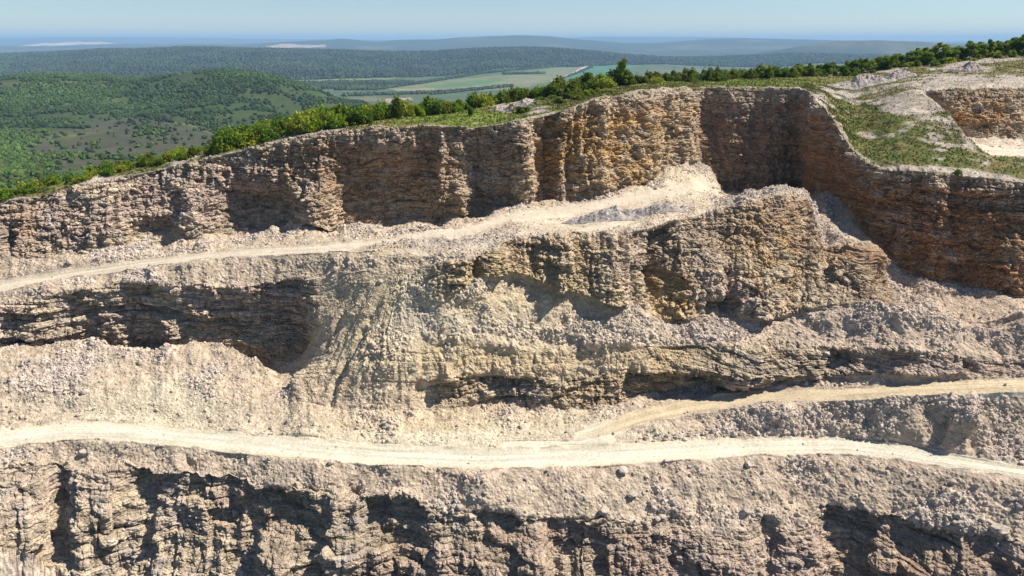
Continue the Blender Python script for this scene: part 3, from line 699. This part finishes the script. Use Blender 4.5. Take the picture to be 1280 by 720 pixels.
def strip(pts, w):
    dmin = np.full(VPX.shape, 1e9, F)
    for (x1, y1), (x2, y2) in zip(pts[:-1], pts[1:]):
        l2 = (x2 - x1) ** 2 + ((y2 - y1) * 2) ** 2
        t = np.clip(((VPX - x1) * (x2 - x1) + 4 * (VY - y1) * (y2 - y1)) / l2, 0, 1)
        dmin = np.minimum(dmin, np.hypot(VPX - x1 - t * (x2 - x1), (VY - y1 - t * (y2 - y1)) * 1.6))
    return (1 - sstep(w * .6, w, dmin)).astype(F)
sS = vS[:, None]
w_ = fbm(vX / 160, vD / 160, vX * 0, 4, off=210); w2_ = fbm(vX / 45, vD / 45, vX * 0, 4, off=220); w3_ = fbm(vX / 600, vD / 600, vX * 0, 4, off=230)
VC = np.broadcast_to(c3(.042, .060, .019), VPX.shape + (3,)).copy()
VC = mixc(VC, c3(.070, .088, .028), sstep(-.1, .5, w_))
VC = mixc(VC, c3(.035, .055, .018), sstep(.0, .5, w2_) * .8)
near_field = poly([(20, 195), (70, 162), (150, 146), (215, 150), (262, 160), (285, 172), (215, 198), (150, 212), (60, 222)])
VC = mixc(VC, c3(.066, .062, .043), near_field * (.85 + .25 * w2_))
VC = mixc(VC, c3(.10, .12, .035), np.clip(vreg(100, 168, 40, 9) * 1.2 * (.5 + w2_), 0, .8))
VC = mixc(VC, c3(.11, .14, .03), np.clip(vreg(8, 182, 22, 10) + vreg(20, 205, 40, 5) * .6, 0, .8))
VC = mixc(VC, c3(.034, .034, .030), poly([(-40, 196), (30, 193), (66, 196), (70, 207), (30, 216), (-40, 222)]))
VC = mixc(VC, c3(.15, .16, .06), np.clip(vreg(70, 106, 80, 5) * 1.1 + vreg(265, 103, 60, 4) * .6 + vreg(230, 120, 50, 5) * .4, 0, .8) * (.5 + .5 * w2_))
VC = mixc(VC, c3(.34, .29, .23), np.clip(strip([(162, 140), (176, 142)], 1.4) + strip([(186, 146), (202, 152)], 1.8) + strip([(60, 152), (82, 151)], 1.2) * .8, 0, 1))
VC = mixc(VC, c3(.13, .16, .05), strip([(205, 150), (240, 157), (268, 168)], 1.5) * .7)
# the plain with its fields
plain = ((sS == 7) | (sS == 8)).astype(F)
VC = mixc(VC, c3(.075, .105, .055), plain)
for pts, c in (([(365, 99), (430, 96), (595, 88), (590, 92), (500, 97), (410, 108)], c3(.17, .19, .085)), ([(455, 110), (560, 100), (640, 92), (715, 82), (738, 84), (700, 100), (640, 112), (560, 116)], c3(.155, .165, .085)),
               ([(525, 108), (600, 100), (690, 93), (680, 98), (600, 106), (540, 111)], c3(.075, .15, .065)), ([(640, 97), (690, 94), (668, 104), (610, 106)], c3(.17, .175, .095)), ([(735, 83), (792, 80), (782, 96), (705, 100)], c3(.055, .15, .085)),
               ([(478, 123.5), (512, 122), (516, 125), (480, 128.5)], c3(.32, .22, .16)), ([(435, 122), (478, 122), (476, 126), (445, 127)], c3(.16, .14, .09)), ([(490, 112), (540, 110), (545, 112), (496, 114)], c3(.24, .20, .12)),
               ([(800, 88), (930, 86), (960, 90), (820, 95)], c3(.13, .13, .09))):
    VC = mixc(VC, c, poly(pts) * (.85 + .15 * w2_))
VC = mixc(VC, c3(.45, .40, .33), strip([(690, 102), (715, 92), (728, 85), (734, 83)], 1.5))
# forest ridge
forest_r = ((sS == 9) | (sS == 10) | (sS == 11)).astype(F)
VC = mixc(VC, mixc(np.broadcast_to(c3(.030, .046, .018), VC.shape), c3(.05, .07, .028), sstep(-.2, .5, w_)), forest_r)
# the far country
far = (sS >= 12).astype(F)
fc = mixc(np.broadcast_to(c3(.03, .042, .026), VC.shape), c3(.085, .085, .055), sstep(.0, .5, w3_))
fc = mixc(fc, c3(.04, .055, .03), sstep(.1, .4, fbm(vX / 900, vD / 1800, vX * 0, 3, off=240)))
VC = mixc(VC, fc, far)
VC = mixc(VC, c3(.62, .46, .34), np.clip(poly([(20, 57.5), (50, 54.5), (80, 52.5), (125, 52.2), (145, 54), (95, 56), (55, 57)]), 0, 1) * (sS >= 13))
VC = mixc(VC, c3(.45, .34, .28), poly([(330, 58), (352, 55), (405, 56), (408, 59), (340, 60)]) * (sS >= 13) * .8)
VC = np.clip(VC, .01, .8)
vco = np.stack([vX, vD, vZ2], -1).reshape(-1, 3)
vidx = np.arange(vD.size).reshape(vD.shape)
vq = np.stack([vidx[:-1, :-1], vidx[:-1, 1:], vidx[1:, 1:], vidx[1:, :-1]], -1).reshape(-1, 4)
sq = np.repeat(vS[:-1], vidx.shape[1] - 1)
link("valley_terrain", sub_grid(vco, VC.reshape(-1, 3), vq[sq < 9], "valley_terrain"), M_LAND, kind="structure")
link("distant_hills", sub_grid(vco, VC.reshape(-1, 3), vq[sq >= 9], "distant_hills"), M_LAND, kind="structure")

# ------------------------------------------------------------------ small shapes
def ico(sub):
    t = (1 + 5 ** .5) / 2
    v = [(-1, t, 0), (1, t, 0), (-1, -t, 0), (1, -t, 0), (0, -1, t), (0, 1, t), (0, -1, -t), (0, 1, -t), (t, 0, -1), (t, 0, 1), (-t, 0, -1), (-t, 0, 1)]
    f = [(0, 11, 5), (0, 5, 1), (0, 1, 7), (0, 7, 10), (0, 10, 11), (1, 5, 9), (5, 11, 4), (11, 10, 2), (10, 7, 6), (7, 1, 8), (3, 9, 4), (3, 4, 2), (3, 2, 6), (3, 6, 8), (3, 8, 9), (4, 9, 5), (2, 4, 11), (6, 2, 10), (8, 6, 7), (9, 8, 1)]
    v = [np.array(a) / np.linalg.norm(a) for a in v]
    for _ in range(sub):
        mid, nf = {}, []
        def m_(a, b):
            k = (min(a, b), max(a, b))
            if k not in mid:
                p = v[a] + v[b]; v.append(p / np.linalg.norm(p)); mid[k] = len(v) - 1
            return mid[k]
        for a, b, c in f:
            x, y, z = m_(a, b), m_(b, c), m_(c, a)
            nf += [(a, x, z), (b, y, x), (c, z, y), (x, y, z)]
        f = nf
    return np.array(v, F), np.array(f, np.int32)
ICO = [ico(0), ico(1), ico(2)]

def rand_rot(n):
    q = RNG.normal(size=(n, 4)); q /= np.linalg.norm(q, axis=1)[:, None]
    w, x, y, z = q.T
    return np.stack([np.stack([1 - 2 * (y * y + z * z), 2 * (x * y - z * w), 2 * (x * z + y * w)], -1),
                     np.stack([2 * (x * y + z * w), 1 - 2 * (x * x + z * z), 2 * (y * z - x * w)], -1),
                     np.stack([2 * (x * z - y * w), 2 * (y * z + x * w), 1 - 2 * (x * x + y * y)], -1)], 1).astype(F)

def blobs(pos, size, cols, sub, jitter, rot=True, sq=None):
    """many little solids in one mesh; size (n,3)"""
    bv, bf = ICO[sub]
    n, k = len(pos), len(bv)
    v = bv[None] * (1 + RNG.uniform(-jitter, jitter, (n, k, 1)).astype(F))
    if sq: v = np.sign(v) * np.abs(v) ** sq
    v = v * size[:, None, :]
    if rot: v = np.einsum('nij,nkj->nki', rand_rot(n), v)
    v = v + pos[:, None, :]
    f = bf[None] + (np.arange(n) * k)[:, None, None]
    return v.reshape(-1, 3), f.reshape(-1, 3), np.repeat(cols, k, 0)

# ------------------------------------------------------------------ loose stones on the scree
def scatter(weight, n):
    w = (weight / np.maximum(Y, 30) * 0 + weight).ravel().astype(np.float64)
    a = np.sqrt(sum(np.gradient(c, axis=0) ** 2 for c in (X, Y, Z)) * sum(np.gradient(c, axis=1) ** 2 for c in (X, Y, Z))).ravel()
    w *= a
    w /= w.sum()
    return RNG.choice(w.size, n, p=w)
vis = ((PX > -60) & (PX < 1340)).astype(F) * (PY < 760)
sw = (scree * (.10 + 2.0 * rubm ** 1.5) * (1 - roadm) + cliff * .05 + roadm * .012 + top * (1 - grass) * .12 * (rowS >= 3)[:, None]) * vis * seg('top', 'pitfloor', "talus1", "road0", "bench", "cliff2", "scree", "ledge", "talus3", "road2", "rubble", "road1", "slope", "cliff1", "cliff4")
k = scatter(sw, 75000)
toe = (sstep(.4, 1, rowT) * seg('talus1', 'talus3', 'scree', 'rubble') * ONE).ravel()[k]
size = (0.05 + (.14 + .14 * toe) * RNG.random(len(k)) ** 4.0).astype(F)
sz3 = size[:, None] * RNG.uniform(.6, 1.25, (len(k), 3)).astype(F)
base = cc[k] * RNG.uniform(.8, 1.2, (len(k), 1)).astype(F)
base = base * .6 + np.array([.44, .39, .345], F) * RNG.uniform(.7, 1.25, (len(k), 1)).astype(F) * .4
p = co[k].copy(); p[:, 2] += size * .1
v, f, c = blobs(p, sz3, np.clip(base, .05, .7), 0, .28)
link("rubble", make_mesh("rubble", v, f, c), M_STONE, kind="stuff")

# ------------------------------------------------------------------ boulders: things of their own
def boulder_mesh(seed):
    bv, bf = ICO[2]
    r = np.random.default_rng(seed)
    v = bv.copy().astype(float)
    for _ in range(9):                     # cut flat faces
        nrm = r.normal(size=3); nrm /= np.linalg.norm(nrm)
        dd = r.uniform(.55, .85)
        over = np.maximum(v @ nrm - dd, 0)
        v -= over[:, None] * nrm
    v *= 1 + r.uniform(-.035, .035, (len(v), 1))
    v *= r.uniform(.8, 1.2, 3)
    v[:, 2] += .35
    col = np.full((len(v), 3), .0) + np.array([.50, .43, .36]) * r.uniform(.85, 1.1)
    return make_mesh("boulder", v.astype(F), bf, col.astype(F))
BOULDERS = [boulder_mesh(s) for s in range(8)]
def put_boulder(pt, s, label, group=None, k=None):
    o = link("boulder", BOULDERS[random.randrange(8) if k is None else k], M_STONE, label=label, category="boulder")
    o.location = pt
    o.rotation_euler = (random.uniform(-.3, .3), random.uniform(-.3, .3), random.uniform(0, 6.28))
    o.scale = (s, s * random.uniform(.85, 1.1), s * random.uniform(.75, 1.0))
    if group: o["group"] = group
    return o
SINGLE = [(778, 590, .62, "large pale grey boulder just below the white haul road, biggest stone there"), (790, 619, .48, "pale boulder with a pinkish face on the slope under the large grey boulder"),
          (755, 640, .5, "squat grey boulder perched at the brink of the lowest cliff"), (933, 641, .42, "dark boulder resting alone at the lower edge of the raked slope"),
          (88, 328, .42, "dark stone lying beside the upper road near its lower end"), (1213, 448, .36, "white stone at the crest of the low cliff beside the tan road"),
          (1250, 664, .7, "brown block at the bottom of the slope in the lowest right corner")]
SINGLE[-1] = (1250, 664, .7, "brownish block on the slope below the end of the white road")
for px, py, s, lb in SINGLE:
    pt = seen_at(px, py)
    if pt is not None: put_boulder(pt, s, lb)
bands = [(("bench", "talus1", "road0"), "pale boulder fallen among the rubble beside the upper road", "boulders beside the upper road", 60),
         (("scree", "ledge", "cliff2"), "pale boulder lying on the scree in the middle of the quarry", "boulders on the middle scree", 75),
         (("talus3", "rubble"), "boulder in the rubble between the cliff foot and the white road", "boulders above the white road", 65),
         (("slope", "cliff4"), "boulder on the loose slope below the white road", "boulders below the white road", 80)]
inb = ((PX > 4) & (PX < 1276) & (PY < 716)).astype(F)
for names, lb, gp, n in bands:
    wgt = seg(*names) * scree * inb * (.3 + rubm)
    for k_ in scatter(wgt, n):
        put_boulder(co[k_], .17 + .26 * random.random() ** 2.5, lb, gp)

# ------------------------------------------------------------------ heaps of rubble
def ground_patch(cx, cy, R, n=96):
    """heights of the quarry surface round a spot, as a small grid"""
    m_ = (np.abs(X - cx) < R) & (np.abs(Y - cy) < R) & seg("top", "talus1", "road0", "bench", "back1")
    gx_ = np.clip(((X[m_] - cx + R) / (2 * R) * (n - 1)).round().astype(int), 0, n - 1); gy_ = np.clip(((Y[m_] - cy + R) / (2 * R) * (n - 1)).round().astype(int), 0, n - 1)
    g = np.zeros((n, n)); c = np.zeros((n, n))
    np.add.at(g, (gx_, gy_), Z[m_]); np.add.at(c, (gx_, gy_), 1)
    for r_ in (1, 2, 4, 8, 16):
        gb, cb = blur(g.astype(F), r_, 0), blur(c.astype(F), r_, 0); gb, cb = blur(gb, r_, 1), blur(cb, r_, 1)
        e_ = (c < .5) & (cb > 1e-3)
        g[e_], c[e_] = (gb / np.maximum(cb, 1e-6))[e_], 1
    h_ = blur(blur((g / np.maximum(c, 1e-6)).astype(F), 1, 0), 1, 1)
    return lambda x, y: h_[np.clip(((x - cx + R) / (2 * R) * (n - 1)).round().astype(int), 0, n - 1), np.clip(((y - cy + R) / (2 * R) * (n - 1)).round().astype(int), 0, n - 1)]
def heap(center, rx, ry, h, label, col, rot=0.0, seed=1):
    r = np.random.default_rng(seed)
    n_r, n_a = 70, 150
    rr, aa = np.meshgrid(np.linspace(0, 1, n_r), np.linspace(0, 2 * np.pi, n_a, endpoint=False), indexing='ij')
    wav = 1 + .28 * fbm(np.cos(aa) * 1.6 + seed, np.sin(aa) * 1.6, aa * 0 + seed, 4)
    x, y = rr * np.cos(aa) * rx * wav, rr * np.sin(aa) * ry * wav
    prof = np.clip(1 - rr ** 1.5, 0, 1) ** .9
    nz_ = fbm((x + seed * 9) / 2.2, y / 2.2, x * 0, 3); ns_ = fbm((x + seed * 9) / .6, y / .6, x * 0 + 4, 3)
    f, e, iv = worley(x / .5 + seed, y / .5, x * 0, seed)
    z = h * prof * (.8 + .55 * nz_) + (.14 * ns_ + .30 * sstep(.7, .1, f) * iv) * np.clip(prof * 3, 0, 1) - .3 * (rr > .96)
    gp = ground_patch(center[0], center[1], max(rx, ry) * 1.5)
    z = z + gp(center[0] + x * math.cos(rot) - y * math.sin(rot), center[1] + x * math.sin(rot) + y * math.cos(rot)) - center[2] - .05
    c_ = np.array(col)[None, None] * (.75 + .5 * iv + .15 * ns_)[..., None]
    v = np.stack([x, y, z], -1).reshape(-1, 3)
    ii = np.arange(n_r * n_a).reshape(n_r, n_a)
    q = np.stack([ii[:-1], ii[1:], np.roll(ii[1:], -1, 1), np.roll(ii[:-1], -1, 1)], -1).reshape(-1, 4)
    me = make_mesh("rubble_heap", v, q, np.clip(c_, .03, .7).reshape(-1, 3))
    o = link("rubble_heap", me, M_STONE, label=label, category="rubble heap")
    o.location = center; o.rotation_euler = (0, 0, rot)
    return o
heap(hill_at(648, 124), 4.2, 2.2, 1.4, "grey stone heap among bushes at the hilltop grass edge", (.35, .31, .28), 0, 3)
heap(hill_at(1075, 160), 8.0, 3.0, 2.0, "long pale rubble heap with big white stones in front of the hilltop trees", (.35, .31, .28), .1, 5)
heap(hill_at(1120, 163), 4.0, 2.5, 1.8, "low pale rubble heap next to the long heap on the hilltop", (.35, .31, .28), .1, 15)
heap(hill_at(1207, 165), 4.2, 2.6, 2.0, "pinkish steep rubble heap below the tall trees on the hilltop", (.36, .30, .265), .1, 6)
pd = seen_at(782, 271)
heap(pd, 8.6, 2.4, 1.35, "dark grey gravel heap on the upper quarry floor beside the pale dusty road", (.335, .298, .272), .10, 7)
# ------------------------------------------------------------------ bushes and trees
def leaf_cloud(lobes, n, leaf, hue, seed):
    """leaf sprays through the volume of several uneven lobes"""
    r = np.random.default_rng(seed)
    L = np.array(lobes)
    wt = L[:, 3] * L[:, 4] * L[:, 5]; wt = wt ** .7 / (wt ** .7).sum()
    k = r.choice(len(L), n, p=wt)
    d = r.normal(size=(n, 3)); d /= np.linalg.norm(d, axis=1)[:, None]
    rad = r.random(n) ** .33 * (0.8 + .35 * r.random(n))
    p = L[k, :3] + d * rad[:, None] * L[k, 3:6]
    p[:, 2] = np.maximum(p[:, 2], .03)
    a = rand_rot(n)
    s = leaf * r.uniform(.6, 1.4, n)
    q = np.array([[-1, -.45, 0], [.1, -.6, .15], [1, .1, 0], [-.1, .6, .15]])
    v = p[:, None] + np.einsum('nij,kj->nki', a, q) * s[:, None, None]
    c = np.array(hue)[None] * r.uniform(.7, 1.35, (n, 1)) * (1 + r.normal(0, .08, (n, 3)))
    lob_tone = r.uniform(.75, 1.25, len(L))
    c *= lob_tone[k][:, None]
    return v.reshape(-1, 3), np.arange(4 * n).reshape(n, 4), np.repeat(np.clip(c, .01, .4), 4, 0)

def shrub_mesh(seed, w, h, hue, n=1300):
    r = random.Random(seed)
    lobes = []
    for i in range(r.randint(11, 17)):
        a, d = r.uniform(0, 6.28), r.uniform(0, .55) * w
        hh = h * r.uniform(.45, 1.0) * (1 - .35 * d / (.55 * w))
        lobes.append((d * math.cos(a), d * math.sin(a), hh * .55, w * r.uniform(.12, .30), w * r.uniform(.12, .30), hh * r.uniform(.38, .55)))
    v, f, c = leaf_cloud(lobes, n, .15 * (.7 + .12 * w), hue, seed)
    return make_mesh("shrub", v, f, c)
HUES = [(.20, .275, .025), (.16, .24, .022), (.11, .185, .022), (.26, .30, .035)]
SHRUBS = [shrub_mesh(100 + i, 2.0 + .25 * (i % 4), 2.0 + .3 * (i % 3), HUES[i % 4]) for i in range(12)]
DARK_SHRUBS = [shrub_mesh(200 + i, 2.2, 2.2, (.095 + .02 * (i % 3), .165, .025)) for i in range(6)]

def put_shrub(pt, s, hs, label, group, dark=False, name="shrub", cat="shrub"):
    o = link(name, random.choice(DARK_SHRUBS if dark else SHRUBS), M_LEAF, label=label, category=cat)
    o.location = pt - np.array([0, 0, .15]); o.rotation_euler = (0, 0, random.uniform(0, 6.28)); o.scale = (s, s, s * hs)
    if group: o["group"] = group
    return o
def dist_at(px, f):                     # f: 0 at the rim, 1 at the far edge of the hilltop
    j = int(np.argmin(np.abs(xs - px)))
    return A1[1][j] + (A0[1][j] - A1[1][j]) * f

L1 = "low bright green shrub in the bush row along the descending quarry rim"
for i, px in enumerate(np.arange(-60, 275, 6.2)):
    px += random.uniform(-3, 3)
    s = .42 + .5 * random.random() ** 1.5 + (.15 if 130 < px < 165 else 0)
    put_shrub(hill_at(px, dist_at(px, random.uniform(.35, .95))), s, random.uniform(.75, 1.1), L1, "low shrubs along the descending rim", random.random() < .12)
    if i % 2 == 0:
        put_shrub(hill_at(px, dist_at(px, 1) + random.uniform(3, 12)), s * 1.15, 1, L1, "low shrubs along the descending rim", random.random() < .4)
L2 = "tall leafy bush in the dense green thicket behind the shaded cliff rim"
for i, px in enumerate(np.arange(276, 465, 5.2)):
    px += random.uniform(-3, 3)
    big = 1.2 if 285 < px < 345 or 370 < px < 420 else 1.0
    put_shrub(hill_at(px, dist_at(px, random.uniform(.25, .95))), big * random.uniform(.75, 1.4), random.uniform(.8, 1.3), L2, "bushes of the thicket behind the shaded cliff", random.random() < .15)
    if i % 2: put_shrub(hill_at(px, dist_at(px, 1) + random.uniform(1, 8)), big * random.uniform(1.1, 1.4), 1.15, L2, "bushes of the thicket behind the shaded cliff", random.random() < .4)
L3 = "green bush in the hedge-like row behind the hilltop grass strip"
for i, px in enumerate(np.arange(460, 700, 4.6)):
    px += random.uniform(-2, 2)
    f = .95 + random.uniform(-.12, .15) if px > 500 else random.uniform(.5, .95)
    put_shrub(hill_at(px, dist_at(px, f)), random.uniform(.75, 1.35), random.uniform(.85, 1.35), L3, "bushes behind the hilltop grass strip", random.random() < .25)
L4 = "dark green bush in the scrub behind the orange stained cliff"
for i, px in enumerate(np.arange(690, 1000, 6.0)):
    px += random.uniform(-3, 3)
    f = .85 + random.uniform(-.12, .2)
    put_shrub(hill_at(px, dist_at(px, f)), random.uniform(1.0, 1.6) * (1.15 if px < 770 else 1), random.uniform(.8, 1.15), L4, "scrub behind the orange stained cliff", random.random() < .75)
L5 = "small mound-like green bush on rough ground near the cliff rim"
for px, f in ((655, .35), (670, .45), (685, .4), (700, .35), (712, .5), (725, .3), (738, .42), (748, .55), (760, .4), (722, .62), (690, .65), (640, .5), (676, .7)):
    put_shrub(hill_at(px, dist_at(px, f)), random.uniform(.7, 1.2), .55, L5, "small bushes on the rough ground near the rim", random.random() < .5)
put_shrub(hill_at(588, 116), .42, 1.9, "small lone upright bush on the hilltop grass strip", None, True)
put_shrub(hill_at(1196, 81), .42, .9, "small yellowish plant at the brink of the shaded rust coloured wall", None)

def tree_parts(seed, h, w, hue, n=1500):
    r = random.Random(seed)
    lobes = []
    for i in range(r.randint(9, 13)):
        t = r.uniform(.3, 1.0); a = r.uniform(0, 6.28)
        rad = w * .5 * (1 - abs(t - .6) * 1.1)
        d = rad * r.uniform(.2, .9)
        lobes.append((d * math.cos(a), d * math.sin(a), h * t * .9, rad * r.uniform(.4, .65), rad * r.uniform(.4, .65), h * r.uniform(.09, .15)))
    v, f, c = leaf_cloud(lobes, n, .2, hue, seed)
    crown = make_mesh("crown", v, f, c)
    segs_v, segs_f = [], []
    def limb(a, b, ra, rb):
        a, b = Vector(a), Vector(b); d = (b - a).normalized(); u = d.orthogonal().normalized(); w_ = d.cross(u)
        o = len(segs_v)
        for pt, rr in ((a, ra), (b, rb)):
            for q in range(7):
                an = q / 7 * 6.2832
                segs_v.append(tuple(pt + (u * math.cos(an) + w_ * math.sin(an)) * rr))
        for q in range(7):
            segs_f.append((o + q, o + (q + 1) % 7, o + 7 + (q + 1) % 7, o + 7 + q))
    p0 = (0, 0, -.3); pr = h * .022
    for s_ in range(4):
        p1 = (p0[0] + r.uniform(-.12, .12), p0[1] + r.uniform(-.12, .12), h * (.2 + .2 * s_))
        limb(p0, p1, pr, pr * .72); pr *= .72; p0 = p1
    for lb in lobes:
        limb((0, 0, lb[2] * .6), lb[:3], h * .009, h * .003)
    trunk = make_mesh("trunk", np.array(segs_v, F), np.array(segs_f, np.int32))
    return crown, trunk
TREES = [tree_parts(300 + i, 5.0, 3.6, ((.14, .215, .026), (.17, .24, .026), (.10, .17, .022), (.19, .25, .03), (.13, .20, .024))[i]) for i in range(5)]
def put_tree(pt, s, label, group=None, kind=None, sw=1.0):
    e = bpy.data.objects.new("tree", None); COL.objects.link(e)
    e["label"] = label; e["category"] = "tree"
    if group: e["group"] = group
    cr, tr = TREES[random.randrange(len(TREES)) if kind is None else kind]
    link("crown", cr, M_LEAF, e); link("trunk", tr, M_BARK, e)
    e.location = pt; e.scale = (s * sw, s * sw, s); e.rotation_euler = (0, 0, random.uniform(0, 6.28))
    return e
put_tree(hill_at(778, 152), 1.12, "tall slender tree standing alone above the scrub row against the green field", None, 1, .68)
put_tree(hill_at(733, 146), .72, "broad low tree standing close to the tall slender tree in the scrub", None, 2, 1.15)
L6 = "leafy tree in the row on the hilltop behind the rubble heaps"
for i, px in enumerate(np.arange(985, 1330, 3.6)):
    px += random.uniform(-3, 3)
    hgt = np.interp(px, [985, 1040, 1100, 1150, 1200, 1290], [.52, .54, .66, .76, .84, .90])
    put_tree(hill_at(px, dist_at(px, 1) + random.uniform(-6, 12)), hgt * random.uniform(.72, 1.15), L6, "trees on the hilltop behind the rubble heaps", None, random.uniform(1.15, 1.6))

L7 = "low bush at the foot of the hilltop trees near the rubble heaps"
for i, px in enumerate(np.arange(960, 1310, 7.5)):
    put_shrub(hill_at(px + random.uniform(-3, 3), dist_at(px, 1) - random.uniform(2, 9)), random.uniform(.7, 1.3), random.uniform(.7, 1.0), L7, "low bushes at the foot of the hilltop trees", random.random() < .5)

# ------------------------------------------------------------------ grass tufts on the hilltop turf
gw = grass * vis * (rowS == 7)[:, None] + grass * vis * (rowS == 3)[:, None] * .6 + grass * vis * np.isin(rowS, (4, 5, 6))[:, None]
k = scatter(gw, 22000)
n = len(k)
ang = RNG.uniform(0, 6.28, n); hgt = RNG.uniform(.10, .34, n)
ax = np.stack([np.cos(ang), np.sin(ang), ang * 0], -1)
b0 = co[k]
tip = b0 + np.stack([RNG.normal(0, .1, n), RNG.normal(0, .1, n), hgt], -1)
v = np.stack([b0 - ax * .16, b0 + ax * .16, tip], 1).reshape(-1, 3)
c = np.repeat(np.clip(cc[k] * RNG.uniform(.7, 1.4, (n, 1)), .01, .3), 3, 0)
link("grass", make_mesh("grass", v, np.arange(3 * n).reshape(n, 3), c), M_LEAF, kind="stuff")

# ------------------------------------------------------------------ woods on the valley floor, the near hills and the far ridge
def vscatter(weight, n):
    gx_ = np.gradient(vX, axis=1); gd_ = np.abs(np.gradient(vD, axis=0))
    w = (weight * gx_ * gd_).ravel().astype(np.float64); w /= w.sum()
    return RNG.choice(w.size, n, p=w)
open_ = np.clip(near_field * .93 + vreg(70, 106, 80, 5) * .8 + vreg(265, 103, 50, 4) * .5, 0, 1)
dens = sstep(-.45, .2, w2_ + .5 * w_ + .25 * vreg(300, 112, 110, 16)) * (1 - open_) + .02
dens += 1.2 * strip([(-10, 128), (70, 124), (140, 132), (205, 150)], 5) + 1.0 * strip([(170, 100), (200, 128), (215, 140)], 5) + 1.0 * strip([(0, 160), (60, 158), (110, 160)], 2.5) + 1.2 * vreg(190, 165, 14, 5) + strip([(60, 195), (180, 200)], 3)
dens += 3.0 * poly([(-40, 196), (30, 193), (66, 196), (70, 207), (30, 216), (-40, 222)]) * .5
near = ((sS >= 1) & (sS <= 6)) * (VPX < 520) * (VPX > -120)
def wood(k, s0, s1, hue, sub, flat_=1.0):
    n = len(k)
    s = RNG.uniform(s0, s1, n).astype(F)
    p = vco[k].copy(); p[:, 2] += s * .55
    p[:, 0] += RNG.normal(0, 2.5, n); p[:, 1] += RNG.normal(0, 2.5, n)
    sz = np.stack([s * RNG.uniform(.7, 1.15, n), s * RNG.uniform(.7, 1.15, n), s * RNG.uniform(.7, 1.1, n) * flat_], -1).astype(F)
    c = np.array(hue, F)[None] * RNG.uniform(.6, 1.5, (n, 1)).astype(F) * (1 + RNG.normal(0, .1, (n, 3))).astype(F)
    return blobs(p, sz, np.clip(c * (1 + .45 * w_.ravel()[k] + .3 * w2_.ravel()[k])[:, None], .008, .3), sub, .3, False)
parts = [wood(vscatter(dens * near * (vD < 1000), 9000), 1.2, 3.0, (.048, .078, .018), 1), wood(vscatter(dens * near * (vD >= 1000), 34000), 1.5, 3.3, (.040, .070, .016), 1)]
hedge = strip([(420, 112), (470, 112), (540, 102), (600, 92)], 1.6) + strip([(540, 118), (600, 112), (640, 108)], 1.5) + strip([(600, 92), (715, 81)], 1.0) + strip([(630, 93), (680, 92)], 1.2) + strip([(700, 100), (740, 84)], 1.2) * .3 + poly([(360, 104), (460, 102), (520, 103), (470, 110), (380, 112)]) * .8 + strip([(430, 120), (560, 116)], 1.5)
parts.append(wood(vscatter(hedge * plain, 5000), 3.5, 7, (.04, .065, .02), 0))
allv, allf, allc, off = [], [], [], 0
for v, f, c in parts:
    allv.append(v); allf.append(f + off); allc.append(c); off += len(v)
link("woods", make_mesh("woods", np.concatenate(allv), np.concatenate(allf), np.concatenate(allc)), M_FOREST, kind="stuff")
kk = vscatter((((sS == 9) | (sS == 10)) * (VPX > -80) * (VPX < 1250)).astype(F) * (.5 + sstep(-.3, .4, w_)), 42000)
v, f, c = wood(kk, 4, 10.5, (.034, .052, .018), 0)
link("forest", make_mesh("forest", v, f, c), M_FOREST, kind="stuff")

# ------------------------------------------------------------------ haze over the whole country
hb = np.array([[sx * 42000, -600 if sy < 0 else 40000, -260 if szz < 0 else 190] for sx in (-1, 1) for sy in (-1, 1) for szz in (-1, 1)], F)
hf = np.array([[0, 1, 3, 2], [4, 6, 7, 5], [0, 4, 5, 1], [2, 3, 7, 6], [0, 2, 6, 4], [1, 5, 7, 3]], np.int32)
mh = bpy.data.materials.new("haze_air"); mh.use_nodes = True
hn = mh.node_tree
hn.nodes.remove(hn.nodes["Principled BSDF"])
pv = hn.nodes.new("ShaderNodeVolumePrincipled")
pv.inputs["Color"].default_value = (0.42, 0.69, 1.0, 1)
pv.inputs["Density"].default_value = 7.4e-5
hn.links.new(pv.outputs[0], hn.nodes["Material Output"].inputs["Volume"])
link("haze", make_mesh("haze", hb, hf), mh, kind="stuff")
